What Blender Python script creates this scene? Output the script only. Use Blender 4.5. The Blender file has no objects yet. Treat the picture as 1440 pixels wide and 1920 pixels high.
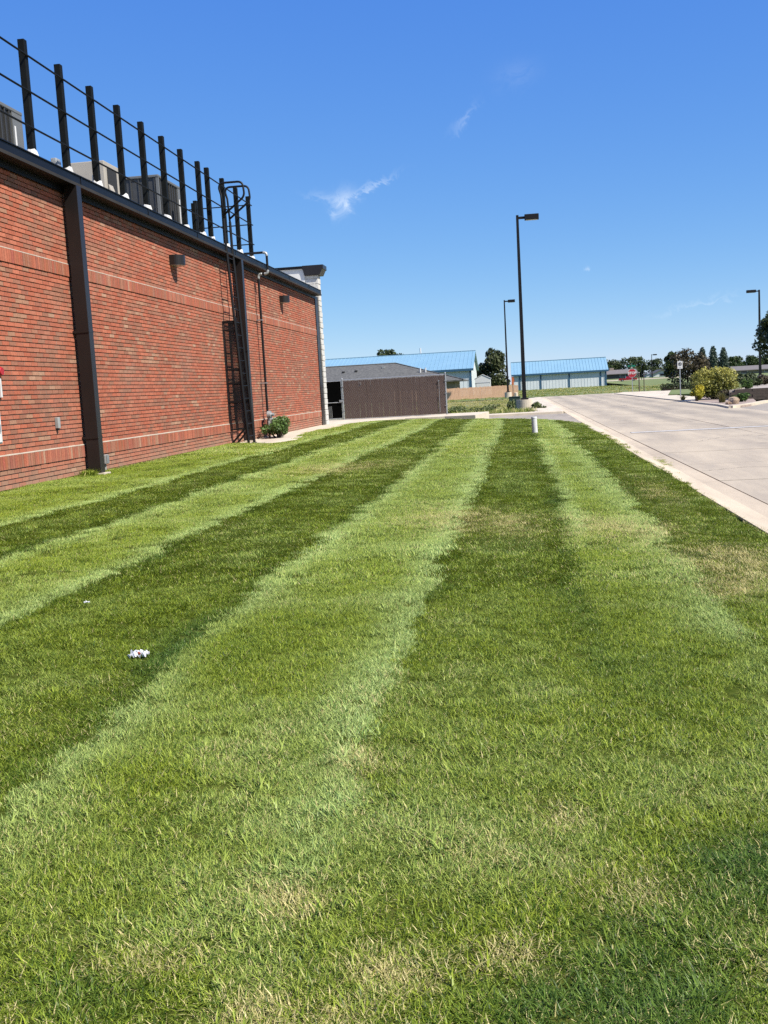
import bpy, math, random
import numpy as np
from mathutils import Vector, Matrix

# ------------------------------------------------------------------ camera, sky, sun, exposure
scene = bpy.context.scene
R = math.radians
CAM_Z, YAW, PITCH, ROLL = 1.12, R(7.6418), R(6.6658), R(3.2)
d = Vector((-math.sin(YAW)*math.cos(PITCH), math.cos(YAW)*math.cos(PITCH), -math.sin(PITCH)))
r0 = Vector((math.cos(YAW), math.sin(YAW), 0)); u0 = r0.cross(d)
r = r0*math.cos(ROLL) - u0*math.sin(ROLL); u = r0*math.sin(ROLL) + u0*math.cos(ROLL)
cam = bpy.data.cameras.new('camera'); cam.sensor_fit = 'HORIZONTAL'; cam.sensor_width = 36.0
cam.lens = 48.5; cam.clip_start = 0.05; cam.clip_end = 5000
camo = bpy.data.objects.new('camera', cam); scene.collection.objects.link(camo)
camo.matrix_world = Matrix(((r.x, u.x, -d.x, 0), (r.y, u.y, -d.y, 0), (r.z, u.z, -d.z, CAM_Z), (0, 0, 0, 1)))
scene.camera = camo

EXPO = 0.85
SUN_EL, SUN_AZ = R(48), R(28)            # from the right, 28 degrees behind the wall's normal
sdir = Vector((math.cos(SUN_EL)*math.cos(SUN_AZ), -math.cos(SUN_EL)*math.sin(SUN_AZ), math.sin(SUN_EL)))
sun = bpy.data.lights.new('sun', 'SUN'); sun.energy = 5.0; sun.angle = R(0.53); sun.color = (1.0, 0.94, 0.84)
suno = bpy.data.objects.new('sun', sun); scene.collection.objects.link(suno)
suno.rotation_euler = sdir.to_track_quat('Z', 'Y').to_euler(); suno.location = (20, -10, 30)

world = bpy.data.worlds.new('World'); scene.world = world; world.use_nodes = True
wt = world.node_tree; wt.nodes.clear()
sky = wt.nodes.new('ShaderNodeTexSky'); sky.sky_type = 'NISHITA'; sky.sun_disc = False
sky.sun_elevation = SUN_EL; sky.sun_rotation = math.atan2(sdir.x, sdir.y)
sky.altitude = 1200; sky.air_density = 0.7; sky.dust_density = 0.3; sky.ozone_density = 6.0
bg = wt.nodes.new('ShaderNodeBackground'); bg.inputs[1].default_value = 0.105
wo = wt.nodes.new('ShaderNodeOutputWorld'); wt.links.new(bg.outputs[0], wo.inputs[0])
# thin cirrus wisps, placed by direction on the sky
tc = wt.nodes.new('ShaderNodeTexCoord')
def wmath(op, a, b=None):
    n = wt.nodes.new('ShaderNodeMath'); n.operation = op
    for i, v in enumerate((a, b)):
        if v is None: continue
        if isinstance(v, (int, float)): n.inputs[i].default_value = v
        else: wt.links.new(v, n.inputs[i])
    return n.outputs[0]
def wdot(vec):
    n = wt.nodes.new('ShaderNodeVectorMath'); n.operation = 'DOT_PRODUCT'
    wt.links.new(tc.outputs['Generated'], n.inputs[0]); n.inputs[1].default_value = vec
    return n.outputs['Value']
noi = wt.nodes.new('ShaderNodeTexNoise'); noi.inputs['Scale'].default_value = 46; noi.inputs['Detail'].default_value = 6; noi.inputs['Roughness'].default_value = 0.62
noi.inputs['Distortion'].default_value = 1.2
wt.links.new(tc.outputs['Generated'], noi.inputs['Vector'])
def wisp(c, ax, sa, sb, amt):
    """gaussian patch round direction c, long axis ax (tangent), sigma sa along it and sb across"""
    c = Vector(c).normalized(); e1 = Vector((1, 0, 0)) - c*c.x; e1.normalize(); e2 = c.cross(e1)
    if e2.z < 0: e2 = -e2
    a = R(ax); A = e1*math.cos(a) + e2*math.sin(a); B = -e1*math.sin(a) + e2*math.cos(a)
    nw = wmath('MULTIPLY', wmath('SUBTRACT', noi.outputs['Fac'], 0.5), 0.035)
    p = wmath('DIVIDE', wmath('SUBTRACT', wdot(A), 0.0), sa); q = wmath('DIVIDE', wmath('ADD', wdot(B), nw), sb)
    s = wmath('ADD', wmath('MULTIPLY', p, p), wmath('MULTIPLY', q, q))
    g = wmath('POWER', 2.718, wmath('MULTIPLY', s, -1.0))
    front = wmath('GREATER_THAN', wdot(c), 0.5)
    nn = wmath('MULTIPLY', wmath('MAXIMUM', wmath('SUBTRACT', noi.outputs['Fac'], 0.30), 0.0), 3.0)
    return wmath('MULTIPLY', wmath('MULTIPLY', wmath('MULTIPLY', g, amt), front), nn)
tot = None
for w_ in [((-.150, .97, .178), 30, .010, .007, .50), ((-.127, .97, .1865), 24, .021, .0020, .34), ((-.170, .97, .181), -18, .014, .003, .18),
           ((-.158, .97, .172), -60, .010, .007, .25),
           ((-.040, .97, .240), 46, .014, .0032, .15), ((.010, .96, .272), 10, .018, .010, .07), ((.070, .99, .100), 60, .002, .0015, .5),
           ((.165, .985, .062), 12, .030, .0022, .20)]:
    o_ = wisp(*w_); tot = o_ if tot is None else wmath('ADD', tot, o_)
mixc = wt.nodes.new('ShaderNodeMixRGB'); wt.links.new(wmath('MINIMUM', tot, 0.85), mixc.inputs[0])
mixc.inputs[2].default_value = (5.4, 5.9, 6.4, 1)
# film-like response of the whole sky dome: one smooth curve per channel (compresses the blue)
sepc = wt.nodes.new('ShaderNodeSeparateColor'); comc = wt.nodes.new('ShaderNodeCombineColor')
wt.links.new(sky.outputs[0], sepc.inputs[0])
kk_ = 0.105*1.189
for ch, (a_, g_) in enumerate(((1.10, 1.03), (.925, .70), (.955, .20))):
    wt.links.new(wmath('MULTIPLY', wmath('POWER', wmath('MULTIPLY', sepc.outputs[ch], kk_), g_), a_/(0.105*2**EXPO)), comc.inputs[ch])
wt.links.new(comc.outputs[0], mixc.inputs[1])
wt.links.new(mixc.outputs[0], bg.inputs[0])

scene.view_settings.view_transform = 'Standard'; scene.view_settings.look = 'None'
scene.view_settings.exposure = EXPO; scene.view_settings.gamma = 1.0; scene.view_settings.use_curve_mapping = False
scene.cycles.use_denoising = False
scene.cycles.denoiser = 'OPENIMAGEDENOISE'; scene.cycles.denoising_prefilter = 'NONE'
scene.cycles.max_bounces = 6; scene.cycles.diffuse_bounces = 3; scene.cycles.glossy_bounces = 2
scene.cycles.transmission_bounces = 3; scene.cycles.transparent_max_bounces = 8
scene.cycles.caustics_reflective = False; scene.cycles.caustics_refractive = False

rng = np.random.default_rng(7); random.seed(7)
COL = scene.collection

# ------------------------------------------------------------------ materials
ALB = 0.72            # overall reflectance scale that goes with the exposure
def nodes_of(name):
    m = bpy.data.materials.new(name); m.use_nodes = True
    t = m.node_tree; b = t.nodes['Principled BSDF']
    return m, t, b
def N(t, kind, **kw):
    n = t.nodes.new('ShaderNode'+kind)
    for k, v in kw.items():
        if k in n.inputs: n.inputs[k].default_value = v
        else: setattr(n, k, v)
    return n
def L(t, a, b): t.links.new(a, b)
def coords(t, scale=(1, 1, 1)):
    c = N(t, 'TexCoord'); mp = N(t, 'Mapping'); mp.inputs['Scale'].default_value = scale
    g = N(t, 'NewGeometry'); L(t, g.outputs['Position'], mp.inputs['Vector'])
    return mp.outputs[0]
def mat(name, c, rough=0.6, metal=0.0, var=0.25, scale=6.0, c2=None, bump=0.0, bscale=40.0, spec=None, stretch=(1, 1, 1)):
    """plain surface with noise mottling between c and c2, world-space"""
    m, t, b = nodes_of(name)
    v = coords(t, stretch)
    n = N(t, 'TexNoise', Scale=scale, Detail=6.0, Roughness=0.6); L(t, v, n.inputs['Vector'])
    if c2 is None: c2 = tuple(x*(1-var) for x in c)
    c = tuple(x*ALB for x in c); c2 = tuple(x*ALB for x in c2)
    mx = N(t, 'MixRGB'); mx.inputs[1].default_value = (*c, 1); mx.inputs[2].default_value = (*c2, 1)
    rp = N(t, 'ValToRGB'); rp.color_ramp.elements[0].position = 0.36; rp.color_ramp.elements[1].position = 0.66
    L(t, n.outputs['Fac'], rp.inputs[0]); L(t, rp.outputs[0], mx.inputs[0]); L(t, mx.outputs[0], b.inputs['Base Color'])
    b.inputs['Roughness'].default_value = rough; b.inputs['Metallic'].default_value = metal
    if spec is not None: b.inputs['Specular IOR Level'].default_value = spec
    if bump > 0:
        n2 = N(t, 'TexNoise', Scale=bscale, Detail=4.0); L(t, v, n2.inputs['Vector'])
        bp = N(t, 'Bump', Strength=bump, Distance=0.01); L(t, n2.outputs['Fac'], bp.inputs['Height']); L(t, bp.outputs[0], b.inputs['Normal'])
    return m
def leaf_mat(name, ca, cb, cc=None, transl=0.25, rough=0.5):
    """leaf colour per leaf from the point attribute 'rnd'"""
    m, t, b = nodes_of(name)
    ca = tuple(x*ALB for x in ca); cb = tuple(x*ALB for x in cb)
    at = N(t, 'Attribute'); at.attribute_name = 'rnd'
    rp = N(t, 'ValToRGB'); e = rp.color_ramp.elements; e[0].color = (*ca, 1); e[1].color = (*cb, 1)
    if cc: q = e.new(0.8); q.color = (*cc, 1); e[1].position = 0.5 if False else 1.0
    L(t, at.outputs['Fac'], rp.inputs[0]); L(t, rp.outputs[0], b.inputs['Base Color']); b.inputs['Roughness'].default_value = rough
    b.inputs['Specular IOR Level'].default_value = 0.3
    tr = N(t, 'BsdfTranslucent'); L(t, rp.outputs[0], tr.inputs[0])
    mx = N(t, 'MixShader'); mx.inputs[0].default_value = transl
    out = t.nodes['Material Output']; L(t, b.outputs[0], mx.inputs[1]); L(t, tr.outputs[0], mx.inputs[2]); L(t, mx.outputs[0], out.inputs[0])
    return m

M = {}
# brick: colour per brick from attribute 'bcol', fired-clay mottling and grit on top
def brick_mat():
    m, t, b = nodes_of('brick_clay')
    at = N(t, 'Attribute'); at.attribute_name = 'bcol'
    v = coords(t)
    n = N(t, 'TexNoise', Scale=38.0, Detail=6.0, Roughness=0.7); L(t, v, n.inputs['Vector'])
    n3 = N(t, 'TexNoise', Scale=0.9, Detail=5.0, Roughness=0.6); L(t, v, n3.inputs['Vector'])
    rp = N(t, 'ValToRGB'); rp.color_ramp.elements[0].position = 0.3; rp.color_ramp.elements[0].color = (.66*ALB, .64*ALB, .62*ALB, 1)
    rp.color_ramp.elements[1].position = 0.7; rp.color_ramp.elements[1].color = (1.14*ALB, 1.12*ALB, 1.1*ALB, 1)
    L(t, n.outputs['Fac'], rp.inputs[0])
    mx = N(t, 'MixRGB'); mx.blend_type = 'MULTIPLY'; mx.inputs[0].default_value = 1.0
    L(t, at.outputs['Color'], mx.inputs[1]); L(t, rp.outputs[0], mx.inputs[2])
    mx2 = N(t, 'MixRGB'); mx2.inputs[2].default_value = (.33, .25, .19, 1)
    r2 = N(t, 'ValToRGB'); r2.color_ramp.elements[0].position = 0.5; r2.color_ramp.elements[1].position = 0.95
    r2.color_ramp.elements[1].color = (.32, .32, .32, 1)
    L(t, n3.outputs['Fac'], r2.inputs[0]); L(t, r2.outputs[0], mx2.inputs[0]); L(t, mx.outputs[0], mx2.inputs[1])
    # soil splashed up from the lawn edge, and rain streaks down the face
    sp = N(t, 'SeparateXYZ'); gp = N(t, 'NewGeometry'); L(t, gp.outputs['Position'], sp.inputs[0])
    mr = N(t, 'MapRange'); mr.inputs['From Min'].default_value = .42; mr.inputs['From Max'].default_value = .0; L(t, sp.outputs['Z'], mr.inputs['Value'])
    ns = N(t, 'TexNoise', Scale=3.2, Detail=6.0, Roughness=.65); L(t, v, ns.inputs['Vector'])
    ml = N(t, 'Math', operation='MULTIPLY'); L(t, mr.outputs[0], ml.inputs[0]); L(t, ns.outputs['Fac'], ml.inputs[1])
    mx3 = N(t, 'MixRGB'); mx3.inputs[2].default_value = (.30, .215, .15, 1); L(t, ml.outputs[0], mx3.inputs[0]); L(t, mx2.outputs[0], mx3.inputs[1])
    vs_ = coords(t, (1, 3.0, .22)); nk_ = N(t, 'TexNoise', Scale=2.2, Detail=5.0, Roughness=.6); L(t, vs_, nk_.inputs['Vector'])
    rk = N(t, 'ValToRGB'); rk.color_ramp.elements[0].position = .52; rk.color_ramp.elements[1].position = .74; rk.color_ramp.elements[1].color = (.30, .30, .30, 1); L(t, nk_.outputs['Fac'], rk.inputs[0])
    mx4 = N(t, 'MixRGB'); mx4.inputs[2].default_value = (.17, .085, .06, 1); L(t, rk.outputs[0], mx4.inputs[0]); L(t, mx3.outputs[0], mx4.inputs[1])
    L(t, mx4.outputs[0], b.inputs['Base Color']); b.inputs['Roughness'].default_value = 0.85
    b.inputs['Specular IOR Level'].default_value = 0.25
    bp = N(t, 'Bump', Strength=0.5, Distance=0.004); L(t, n.outputs['Fac'], bp.inputs['Height']); L(t, bp.outputs[0], b.inputs['Normal'])
    return m
M['brick'] = brick_mat()
M['mortar'] = mat('mortar', (.50, .43, .34), .9, c2=(.40, .34, .27), scale=9, bump=.4, bscale=120)
M['bronze'] = mat('dark_bronze_metal', (.021, .017, .016), .38, var=.25, scale=3, stretch=(1, 1, .25), spec=.35)
M['black'] = mat('black_steel', (.008, .008, .009), .55, var=.4, scale=5, spec=.25)
M['screen'] = mat('screen_post_paint', (.0085, .0095, .008), .6, var=.35, scale=5, spec=.12)
M['drip'] = mat('drip_edge_sunlit', (.050, .045, .041), .6, var=.3, scale=2.5, stretch=(1, .4, 2), spec=.12)  # paler than the gutter: the lip's sunlit look is put into the colour
M['gutter'] = mat('gutter_metal', (.009, .0095, .011), .42, var=.3, scale=2.5, stretch=(1, .4, 2), spec=.14)
M['roofmem'] = mat('white_roof_membrane', (.72, .71, .68), .7, c2=(.55, .54, .51), scale=2.0)
M['parapet'] = mat('white_parapet_paint', (.80, .79, .75), .7, c2=(.66, .65, .61), scale=2.5, bump=.1)
M['block'] = mat('white_painted_block', (.74, .72, .67), .85, c2=(.55, .53, .48), scale=14, bump=.7, bscale=50)
M['galv'] = mat('galvanised_steel', (.50, .52, .53), .42, metal=.6, var=.25, scale=12)
M['wire'] = mat('chain_wire', (.30, .27, .25), .5, metal=.2, var=.3, scale=3)
M['silver'] = mat('silver_paint', (.52, .54, .54), .4, metal=.3, var=.3, scale=18)
M['acgrey'] = mat('ac_cabinet_grey', (.155, .16, .155), .5, var=.12, scale=2)
M['acfin'] = mat('ac_louvre_dark', (.055, .055, .052), .5, var=.2, scale=4)
M['coil'] = mat('ac_coil_black', (.018, .018, .018), .6)
M['tan'] = mat('tan_cabinet_paint', (.44, .40, .33), .55, var=.12, scale=3)
M['pvcgrey'] = mat('grey_plastic', (.36, .37, .36), .5, var=.15, scale=10)
M['pvcdark'] = mat('worn_rung_steel', (.12, .12, .12), .5, var=.4, scale=20)
M['white'] = mat('white_paint', (.76, .76, .74), .5, var=.12, scale=8)
M['red'] = mat('red_paint', (.50, .015, .02), .4, var=.2, scale=12)
M['signred'] = mat('sign_red', (.42, .008, .02), .45, var=.15, scale=4)
M['signgreen'] = mat('sign_green', (.0, .17, .10), .45, var=.1)
M['pedgreen'] = mat('pedestal_green', (.02, .05, .035), .5, var=.2)
M['orange'] = mat('orange_sign', (.62, .16, .05), .6, var=.2, scale=6)
M['signblk'] = mat('sign_black', (.015, .015, .015), .5)
M['wood'] = mat('fence_wood', (.86, .53, .33), .85, c2=(.66, .40, .25), scale=3.5, stretch=(5, 5, .5))
M['slat'] = mat('brown_privacy_slat', (.082, .047, .037), .6, c2=(.098, .060, .049), scale=1.2, stretch=(1, 1, 1))
M['slatblk'] = mat('black_gate_infill', (.004, .004, .004), .95, spec=.0)
M['blueroof'] = mat('blue_metal_roof', (.24, .42, .54), .5, c2=(.215, .39, .51), scale=.5)
M['bluetrim'] = mat('blue_trim', (.03, .11, .20), .5)
M['shedwall'] = mat('pale_metal_siding', (.78, .83, .84), .55, var=.06, scale=.6)
M['shingle'] = mat('grey_shingle', (.145, .145, .135), .9, c2=(.075, .077, .075), scale=3.5, bump=.3, bscale=8)
M['stucco'] = mat('tan_stucco', (.34, .28, .22), .85, var=.15)
M['housedk'] = mat('grey_siding', (.10, .095, .095), .8, var=.2, scale=1)
M['houserf'] = mat('taupe_shingle', (.20, .18, .17), .9, var=.2, scale=2)
M['rock'] = mat('sandstone_boulder', (.52, .40, .28), .9, c2=(.22, .14, .09), scale=3.2, bump=.8, bscale=6)
M['retblock'] = mat('shaded_retaining_block', (.085, .062, .050), .9, c2=(.05, .038, .032), scale=6, bump=.5)  # dark block tone with the wall's shade painted in
M['bark'] = mat('bark', (.13, .10, .075), .9, c2=(.07, .05, .04), scale=8, stretch=(4, 4, .6), bump=.5, bscale=20)
M['paper'] = mat('white_litter_paper', (.78, .79, .82), .45, var=.25, scale=40)
M['litred'] = mat('red_litter_print', (.55, .10, .05), .5)
M['glass'] = mat('dark_glass', (.02, .03, .04), .08)
M['carred'] = mat('red_car_paint', (.30, .01, .02), .25, var=.05)
M['rubber'] = mat('black_rubber', (.015, .015, .015), .8)
M['lens'] = mat('lamp_lens', (.55, .55, .52), .3)

def concrete(name, c, c2, joint=False, stain=(.16, .14, .12)):
    c, c2, stain = [tuple(x*ALB for x in q) for q in (c, c2, stain)]
    m, t, b = nodes_of(name)
    v = coords(t)
    n1 = N(t, 'TexNoise', Scale=0.55, Detail=7.0, Roughness=0.62); L(t, v, n1.inputs['Vector'])
    v2 = coords(t, (.9, .16, 1)); n2 = N(t, 'TexNoise', Scale=1.5, Detail=6.0, Roughness=0.65); L(t, v2, n2.inputs['Vector'])
    n3 = N(t, 'TexNoise', Scale=70.0, Detail=5.0, Roughness=0.7); L(t, v, n3.inputs['Vector'])
    mx = N(t, 'MixRGB'); mx.inputs[1].default_value = (*c, 1); mx.inputs[2].default_value = (*c2, 1); L(t, n1.outputs['Fac'], mx.inputs[0])
    r2 = N(t, 'ValToRGB'); r2.color_ramp.elements[0].position = 0.42; r2.color_ramp.elements[1].position = 0.70; r2.color_ramp.elements[1].color = (.75, .75, .75, 1)
    L(t, n2.outputs['Fac'], r2.inputs[0])
    mx2 = N(t, 'MixRGB'); mx2.inputs[2].default_value = (*stain, 1); L(t, r2.outputs[0], mx2.inputs[0]); L(t, mx.outputs[0], mx2.inputs[1])
    mx3 = N(t, 'MixRGB'); mx3.blend_type = 'MULTIPLY'; mx3.inputs[0].default_value = 1.0
    r3 = N(t, 'ValToRGB'); r3.color_ramp.elements[0].color = (.78, .78, .78, 1); r3.color_ramp.elements[1].color = (1.15, 1.15, 1.15, 1)
    r3.color_ramp.elements[0].position = .3; r3.color_ramp.elements[1].position = .7
    L(t, n3.outputs['Fac'], r3.inputs[0]); L(t, mx2.outputs[0], mx3.inputs[1]); L(t, r3.outputs[0], mx3.inputs[2])
    if joint:      # tyre-dark wheel paths that come and go along the lane, and a few oil drips
        sx = N(t, 'SeparateXYZ'); g_ = N(t, 'NewGeometry'); L(t, g_.outputs['Position'], sx.inputs[0])
        def mth(op, a_, b_=None, c_=None):
            q = N(t, 'Math', operation=op)
            for i_, v_ in enumerate((a_, b_, c_)):
                if v_ is None: continue
                if isinstance(v_, (int, float)): q.inputs[i_].default_value = v_
                else: L(t, v_, q.inputs[i_])
            return q.outputs[0]
        bands = None
        for xc, wd in ((3.35, .45), (4.75, .4), (6.1, .5), (7.3, .45)):
            q = mth('DIVIDE', mth('SUBTRACT', sx.outputs['X'], xc), wd); q = mth('POWER', 2.718, mth('MULTIPLY', mth('MULTIPLY', q, q), -1.0)); bands = q if bands is None else mth('ADD', bands, q)
        v5 = coords(t, (.5, .05, 1)); n5 = N(t, 'TexNoise', Scale=1.3, Detail=4.0); L(t, v5, n5.inputs['Vector'])
        far_ = mth('MULTIPLY', mth('SUBTRACT', sx.outputs['Y'], 17.0), .06); far_ = mth('MAXIMUM', mth('MINIMUM', far_, 1.0), 0.0)
        amt = mth('MULTIPLY', mth('MULTIPLY', bands, n5.outputs['Fac']), mth('ADD', mth('MULTIPLY', far_, .62), .12))
        v6 = coords(t, (1, .6, 1)); n6 = N(t, 'TexVoronoi', Scale=1.1); L(t, v6, n6.inputs['Vector'])
        drip = mth('MULTIPLY', mth('LESS_THAN', n6.outputs['Distance'], .10), .35)
        mx4 = N(t, 'MixRGB'); mx4.inputs[2].default_value = (.13, .118, .105, 1); L(t, mth('MINIMUM', mth('ADD', amt, drip), .8), mx4.inputs[0]); L(t, mx3.outputs[0], mx4.inputs[1]); mx3 = mx4
    L(t, mx3.outputs[0], b.inputs['Base Color']); b.inputs['Roughness'].default_value = .88; b.inputs['Specular IOR Level'].default_value = .25
    bp = N(t, 'Bump', Strength=0.25, Distance=0.004); L(t, n3.outputs['Fac'], bp.inputs['Height']); L(t, bp.outputs[0], b.inputs['Normal'])
    return m
M['road'] = concrete('road_concrete', (.64, .545, .405), (.55, .465, .345), joint=True, stain=(.36, .31, .25))
M['pan'] = concrete('gutter_pan_concrete', (.78, .655, .475), (.66, .55, .40), stain=(.46, .385, .29))
M['walk'] = concrete('walk_concrete', (.78, .68, .53), (.69, .60, .47), stain=(.50, .435, .35))
M['lane'] = concrete('lane_concrete', (.44, .385, .315), (.38, .335, .275), stain=(.28, .245, .205))
M['joint'] = mat('joint_filler', (.035, .03, .028), .9)
M['paint'] = mat('road_paint_white', (.62, .60, .56), .7, c2=(.46, .43, .39), scale=7)
M['gravel'] = mat('tan_gravel', (.48, .42, .36), .95, c2=(.36, .31, .26), scale=5, bump=.4)
M['mulch'] = mat('pinkish_mulch', (.42, .33, .27), .95, c2=(.28, .21, .17), scale=6, bump=.5)
M['soil'] = mat('lawn_thatch', (.105, .120, .026), .95, c2=(.045, .070, .010), scale=11, bump=.7, bscale=60, spec=0.0)
M['field'] = mat('field_ground', (.30, .26, .115), .95, c2=(.13, .175, .045), scale=.35, bump=.5, bscale=6)
M['turf'] = mat('far_turf', (.21, .235, .075), .95, c2=(.11, .165, .035), scale=.22, bump=.5, bscale=5)
M['dirtroad'] = mat('tan_dirt_street', (.55, .47, .33), .95, c2=(.46, .39, .27), scale=.2)

# grass blades: instance attributes tint (stripe light and dark painted as colour, plus patches) and dry, blade attribute rnd
def grass_mat():
    m, t, b = nodes_of('grass_blade')
    a1 = N(t, 'Attribute'); a1.attribute_name = 'rnd'
    a2 = N(t, 'Attribute'); a2.attribute_type = 'INSTANCER'; a2.attribute_name = 'tint'
    a3 = N(t, 'Attribute'); a3.attribute_type = 'INSTANCER'; a3.attribute_name = 'dry'
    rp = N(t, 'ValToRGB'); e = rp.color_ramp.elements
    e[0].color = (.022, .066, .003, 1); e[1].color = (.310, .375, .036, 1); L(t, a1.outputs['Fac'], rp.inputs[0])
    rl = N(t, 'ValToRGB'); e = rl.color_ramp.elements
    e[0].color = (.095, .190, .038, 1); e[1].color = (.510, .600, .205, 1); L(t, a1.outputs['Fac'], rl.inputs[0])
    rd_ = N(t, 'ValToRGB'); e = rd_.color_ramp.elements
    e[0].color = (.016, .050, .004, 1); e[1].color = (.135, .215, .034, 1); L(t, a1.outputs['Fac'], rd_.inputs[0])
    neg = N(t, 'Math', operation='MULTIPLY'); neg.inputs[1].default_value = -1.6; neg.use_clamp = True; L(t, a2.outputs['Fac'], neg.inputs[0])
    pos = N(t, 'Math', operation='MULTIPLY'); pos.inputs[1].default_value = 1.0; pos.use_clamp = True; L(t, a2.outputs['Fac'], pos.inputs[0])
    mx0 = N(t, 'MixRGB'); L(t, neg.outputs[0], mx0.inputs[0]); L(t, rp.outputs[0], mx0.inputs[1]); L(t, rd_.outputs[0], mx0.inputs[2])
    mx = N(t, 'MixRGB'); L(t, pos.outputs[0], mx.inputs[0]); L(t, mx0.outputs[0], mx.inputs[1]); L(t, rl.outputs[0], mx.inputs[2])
    # a share of the blades in a dry clump is straw
    rs = N(t, 'ValToRGB'); e = rs.color_ramp.elements; e[0].color = (.31, .285, .095, 1); e[1].color = (.66, .57, .27, 1); L(t, a1.outputs['Fac'], rs.inputs[0])
    a4 = N(t, 'Attribute'); a4.attribute_name = 'rnd2'
    lt = N(t, 'Math', operation='LESS_THAN'); L(t, a4.outputs['Fac'], lt.inputs[0]); L(t, a3.outputs['Fac'], lt.inputs[1])
    mx2 = N(t, 'MixRGB'); L(t, lt.outputs[0], mx2.inputs[0]); L(t, mx.outputs[0], mx2.inputs[1]); L(t, rs.outputs[0], mx2.inputs[2])
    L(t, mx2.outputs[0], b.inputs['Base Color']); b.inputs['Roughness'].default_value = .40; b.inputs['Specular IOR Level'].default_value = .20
    tr = N(t, 'BsdfTranslucent'); L(t, mx2.outputs[0], tr.inputs[0])
    ms = N(t, 'MixShader'); ms.inputs[0].default_value = .26
    out = t.nodes['Material Output']; L(t, b.outputs[0], ms.inputs[1]); L(t, tr.outputs[0], ms.inputs[2]); L(t, ms.outputs[0], out.inputs[0])
    return m
M['grass'] = grass_mat()

# ------------------------------------------------------------------ mesh helpers
class MB:
    def __init__(s): s.v = []; s.f = []; s.smooth = False
    def add(s, vs, fs):
        o = len(s.v); s.v += [tuple(p) for p in vs]; s.f += [tuple(i+o for i in f) for f in fs]; return s
    def box(s, x0, x1, y0, y1, z0, z1):
        return s.add([(x0,y0,z0),(x1,y0,z0),(x1,y1,z0),(x0,y1,z0),(x0,y0,z1),(x1,y0,z1),(x1,y1,z1),(x0,y1,z1)],
                     [(0,3,2,1),(4,5,6,7),(0,1,5,4),(1,2,6,5),(2,3,7,6),(3,0,4,7)])
    def tube(s, p0, p1, r0, r1=None, n=10, caps=True):
        r1 = r0 if r1 is None else r1; p0 = Vector(p0); p1 = Vector(p1); a = (p1-p0).normalized()
        b = a.orthogonal().normalized(); c = a.cross(b); vs = []
        for p, rr in ((p0, r0), (p1, r1)):
            for i in range(n):
                t = 2*math.pi*i/n; vs.append(p + (b*math.cos(t) + c*math.sin(t))*rr)
        fs = [(i, (i+1) % n, n+(i+1) % n, n+i) for i in range(n)]
        if caps: fs += [tuple(range(n-1, -1, -1)), tuple(range(n, 2*n))]
        return s.add(vs, fs)
    def path(s, pts, r, n=8, closed=False):
        pts = [Vector(p) for p in pts]; k = len(pts); vs = []; prev = None
        for i, p in enumerate(pts):
            a = (pts[min(i+1, k-1)] - pts[max(i-1, 0)]).normalized()
            b = (prev - a*prev.dot(a)).normalized() if prev is not None and (prev - a*prev.dot(a)).length > 1e-4 else a.orthogonal().normalized()
            prev = b; c = a.cross(b)
            rr = r[i] if isinstance(r, (list, tuple)) else r
            for j in range(n):
                t = 2*math.pi*j/n; vs.append(p + (b*math.cos(t) + c*math.sin(t))*rr)
        fs = []
        for i in range(k-1):
            for j in range(n): fs.append((i*n+j, i*n+(j+1) % n, (i+1)*n+(j+1) % n, (i+1)*n+j))
        fs += [tuple(range(n-1, -1, -1)), tuple(range((k-1)*n, k*n))]
        return s.add(vs, fs)
    def prism(s, poly, z0, z1):
        n = len(poly); vs = [(x, y, z0) for x, y in poly] + [(x, y, z1) for x, y in poly]
        return s.add(vs, [tuple(range(n-1, -1, -1)), tuple(range(n, 2*n))] + [(i, (i+1) % n, n+(i+1) % n, n+i) for i in range(n)])
    def extr(s, prof, axis, a, b):
        """profile list of 2-tuples extruded along axis 'x' (prof is y,z) or 'y' (prof is x,z)"""
        n = len(prof)
        if axis == 'x': vs = [(a, p, q) for p, q in prof] + [(b, p, q) for p, q in prof]
        else: vs = [(p, a, q) for p, q in prof] + [(p, b, q) for p, q in prof]
        return s.add(vs, [tuple(range(n-1, -1, -1)), tuple(range(n, 2*n))] + [(i, (i+1) % n, n+(i+1) % n, n+i) for i in range(n)])
    def mesh(s, name):
        me = bpy.data.meshes.new(name); me.from_pydata(s.v, [], s.f); me.update(); return me
def link(o, parent=None):
    COL.objects.link(o)
    if parent is not None: o.parent = parent
    return o
def obj(name, mb, m, parent=None, loc=None, smooth=False, bevel=0, fix=True):
    me = mb.mesh(name) if isinstance(mb, MB) else mb
    if m is not None and not me.materials: me.materials.append(m)
    o = link(bpy.data.objects.new(name, me), parent)
    if loc is not None: o.location = loc
    if fix and isinstance(mb, MB):
        import bmesh
        bm = bmesh.new(); bm.from_mesh(me); bmesh.ops.recalc_face_normals(bm, faces=bm.faces); bm.to_mesh(me); bm.free()
    if smooth:
        me.polygons.foreach_set('use_smooth', [True]*len(me.polygons))
        me.update()
    if bevel:
        b = o.modifiers.new('bevel', 'BEVEL'); b.width = bevel; b.segments = 2; b.limit_method = 'ANGLE'
    return o
def tag(o, label=None, cat=None, group=None, kind=None):
    if label: o['label'] = label
    if cat: o['category'] = cat
    if group: o['group'] = group
    if kind: o['kind'] = kind
    return o
def empty(name, loc=(0, 0, 0), label=None, cat=None, group=None, rz=0):
    o = link(bpy.data.objects.new(name, None)); o.location = loc; o.rotation_euler = (0, 0, rz); o.empty_display_size = .1
    return tag(o, label, cat, group)
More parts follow.
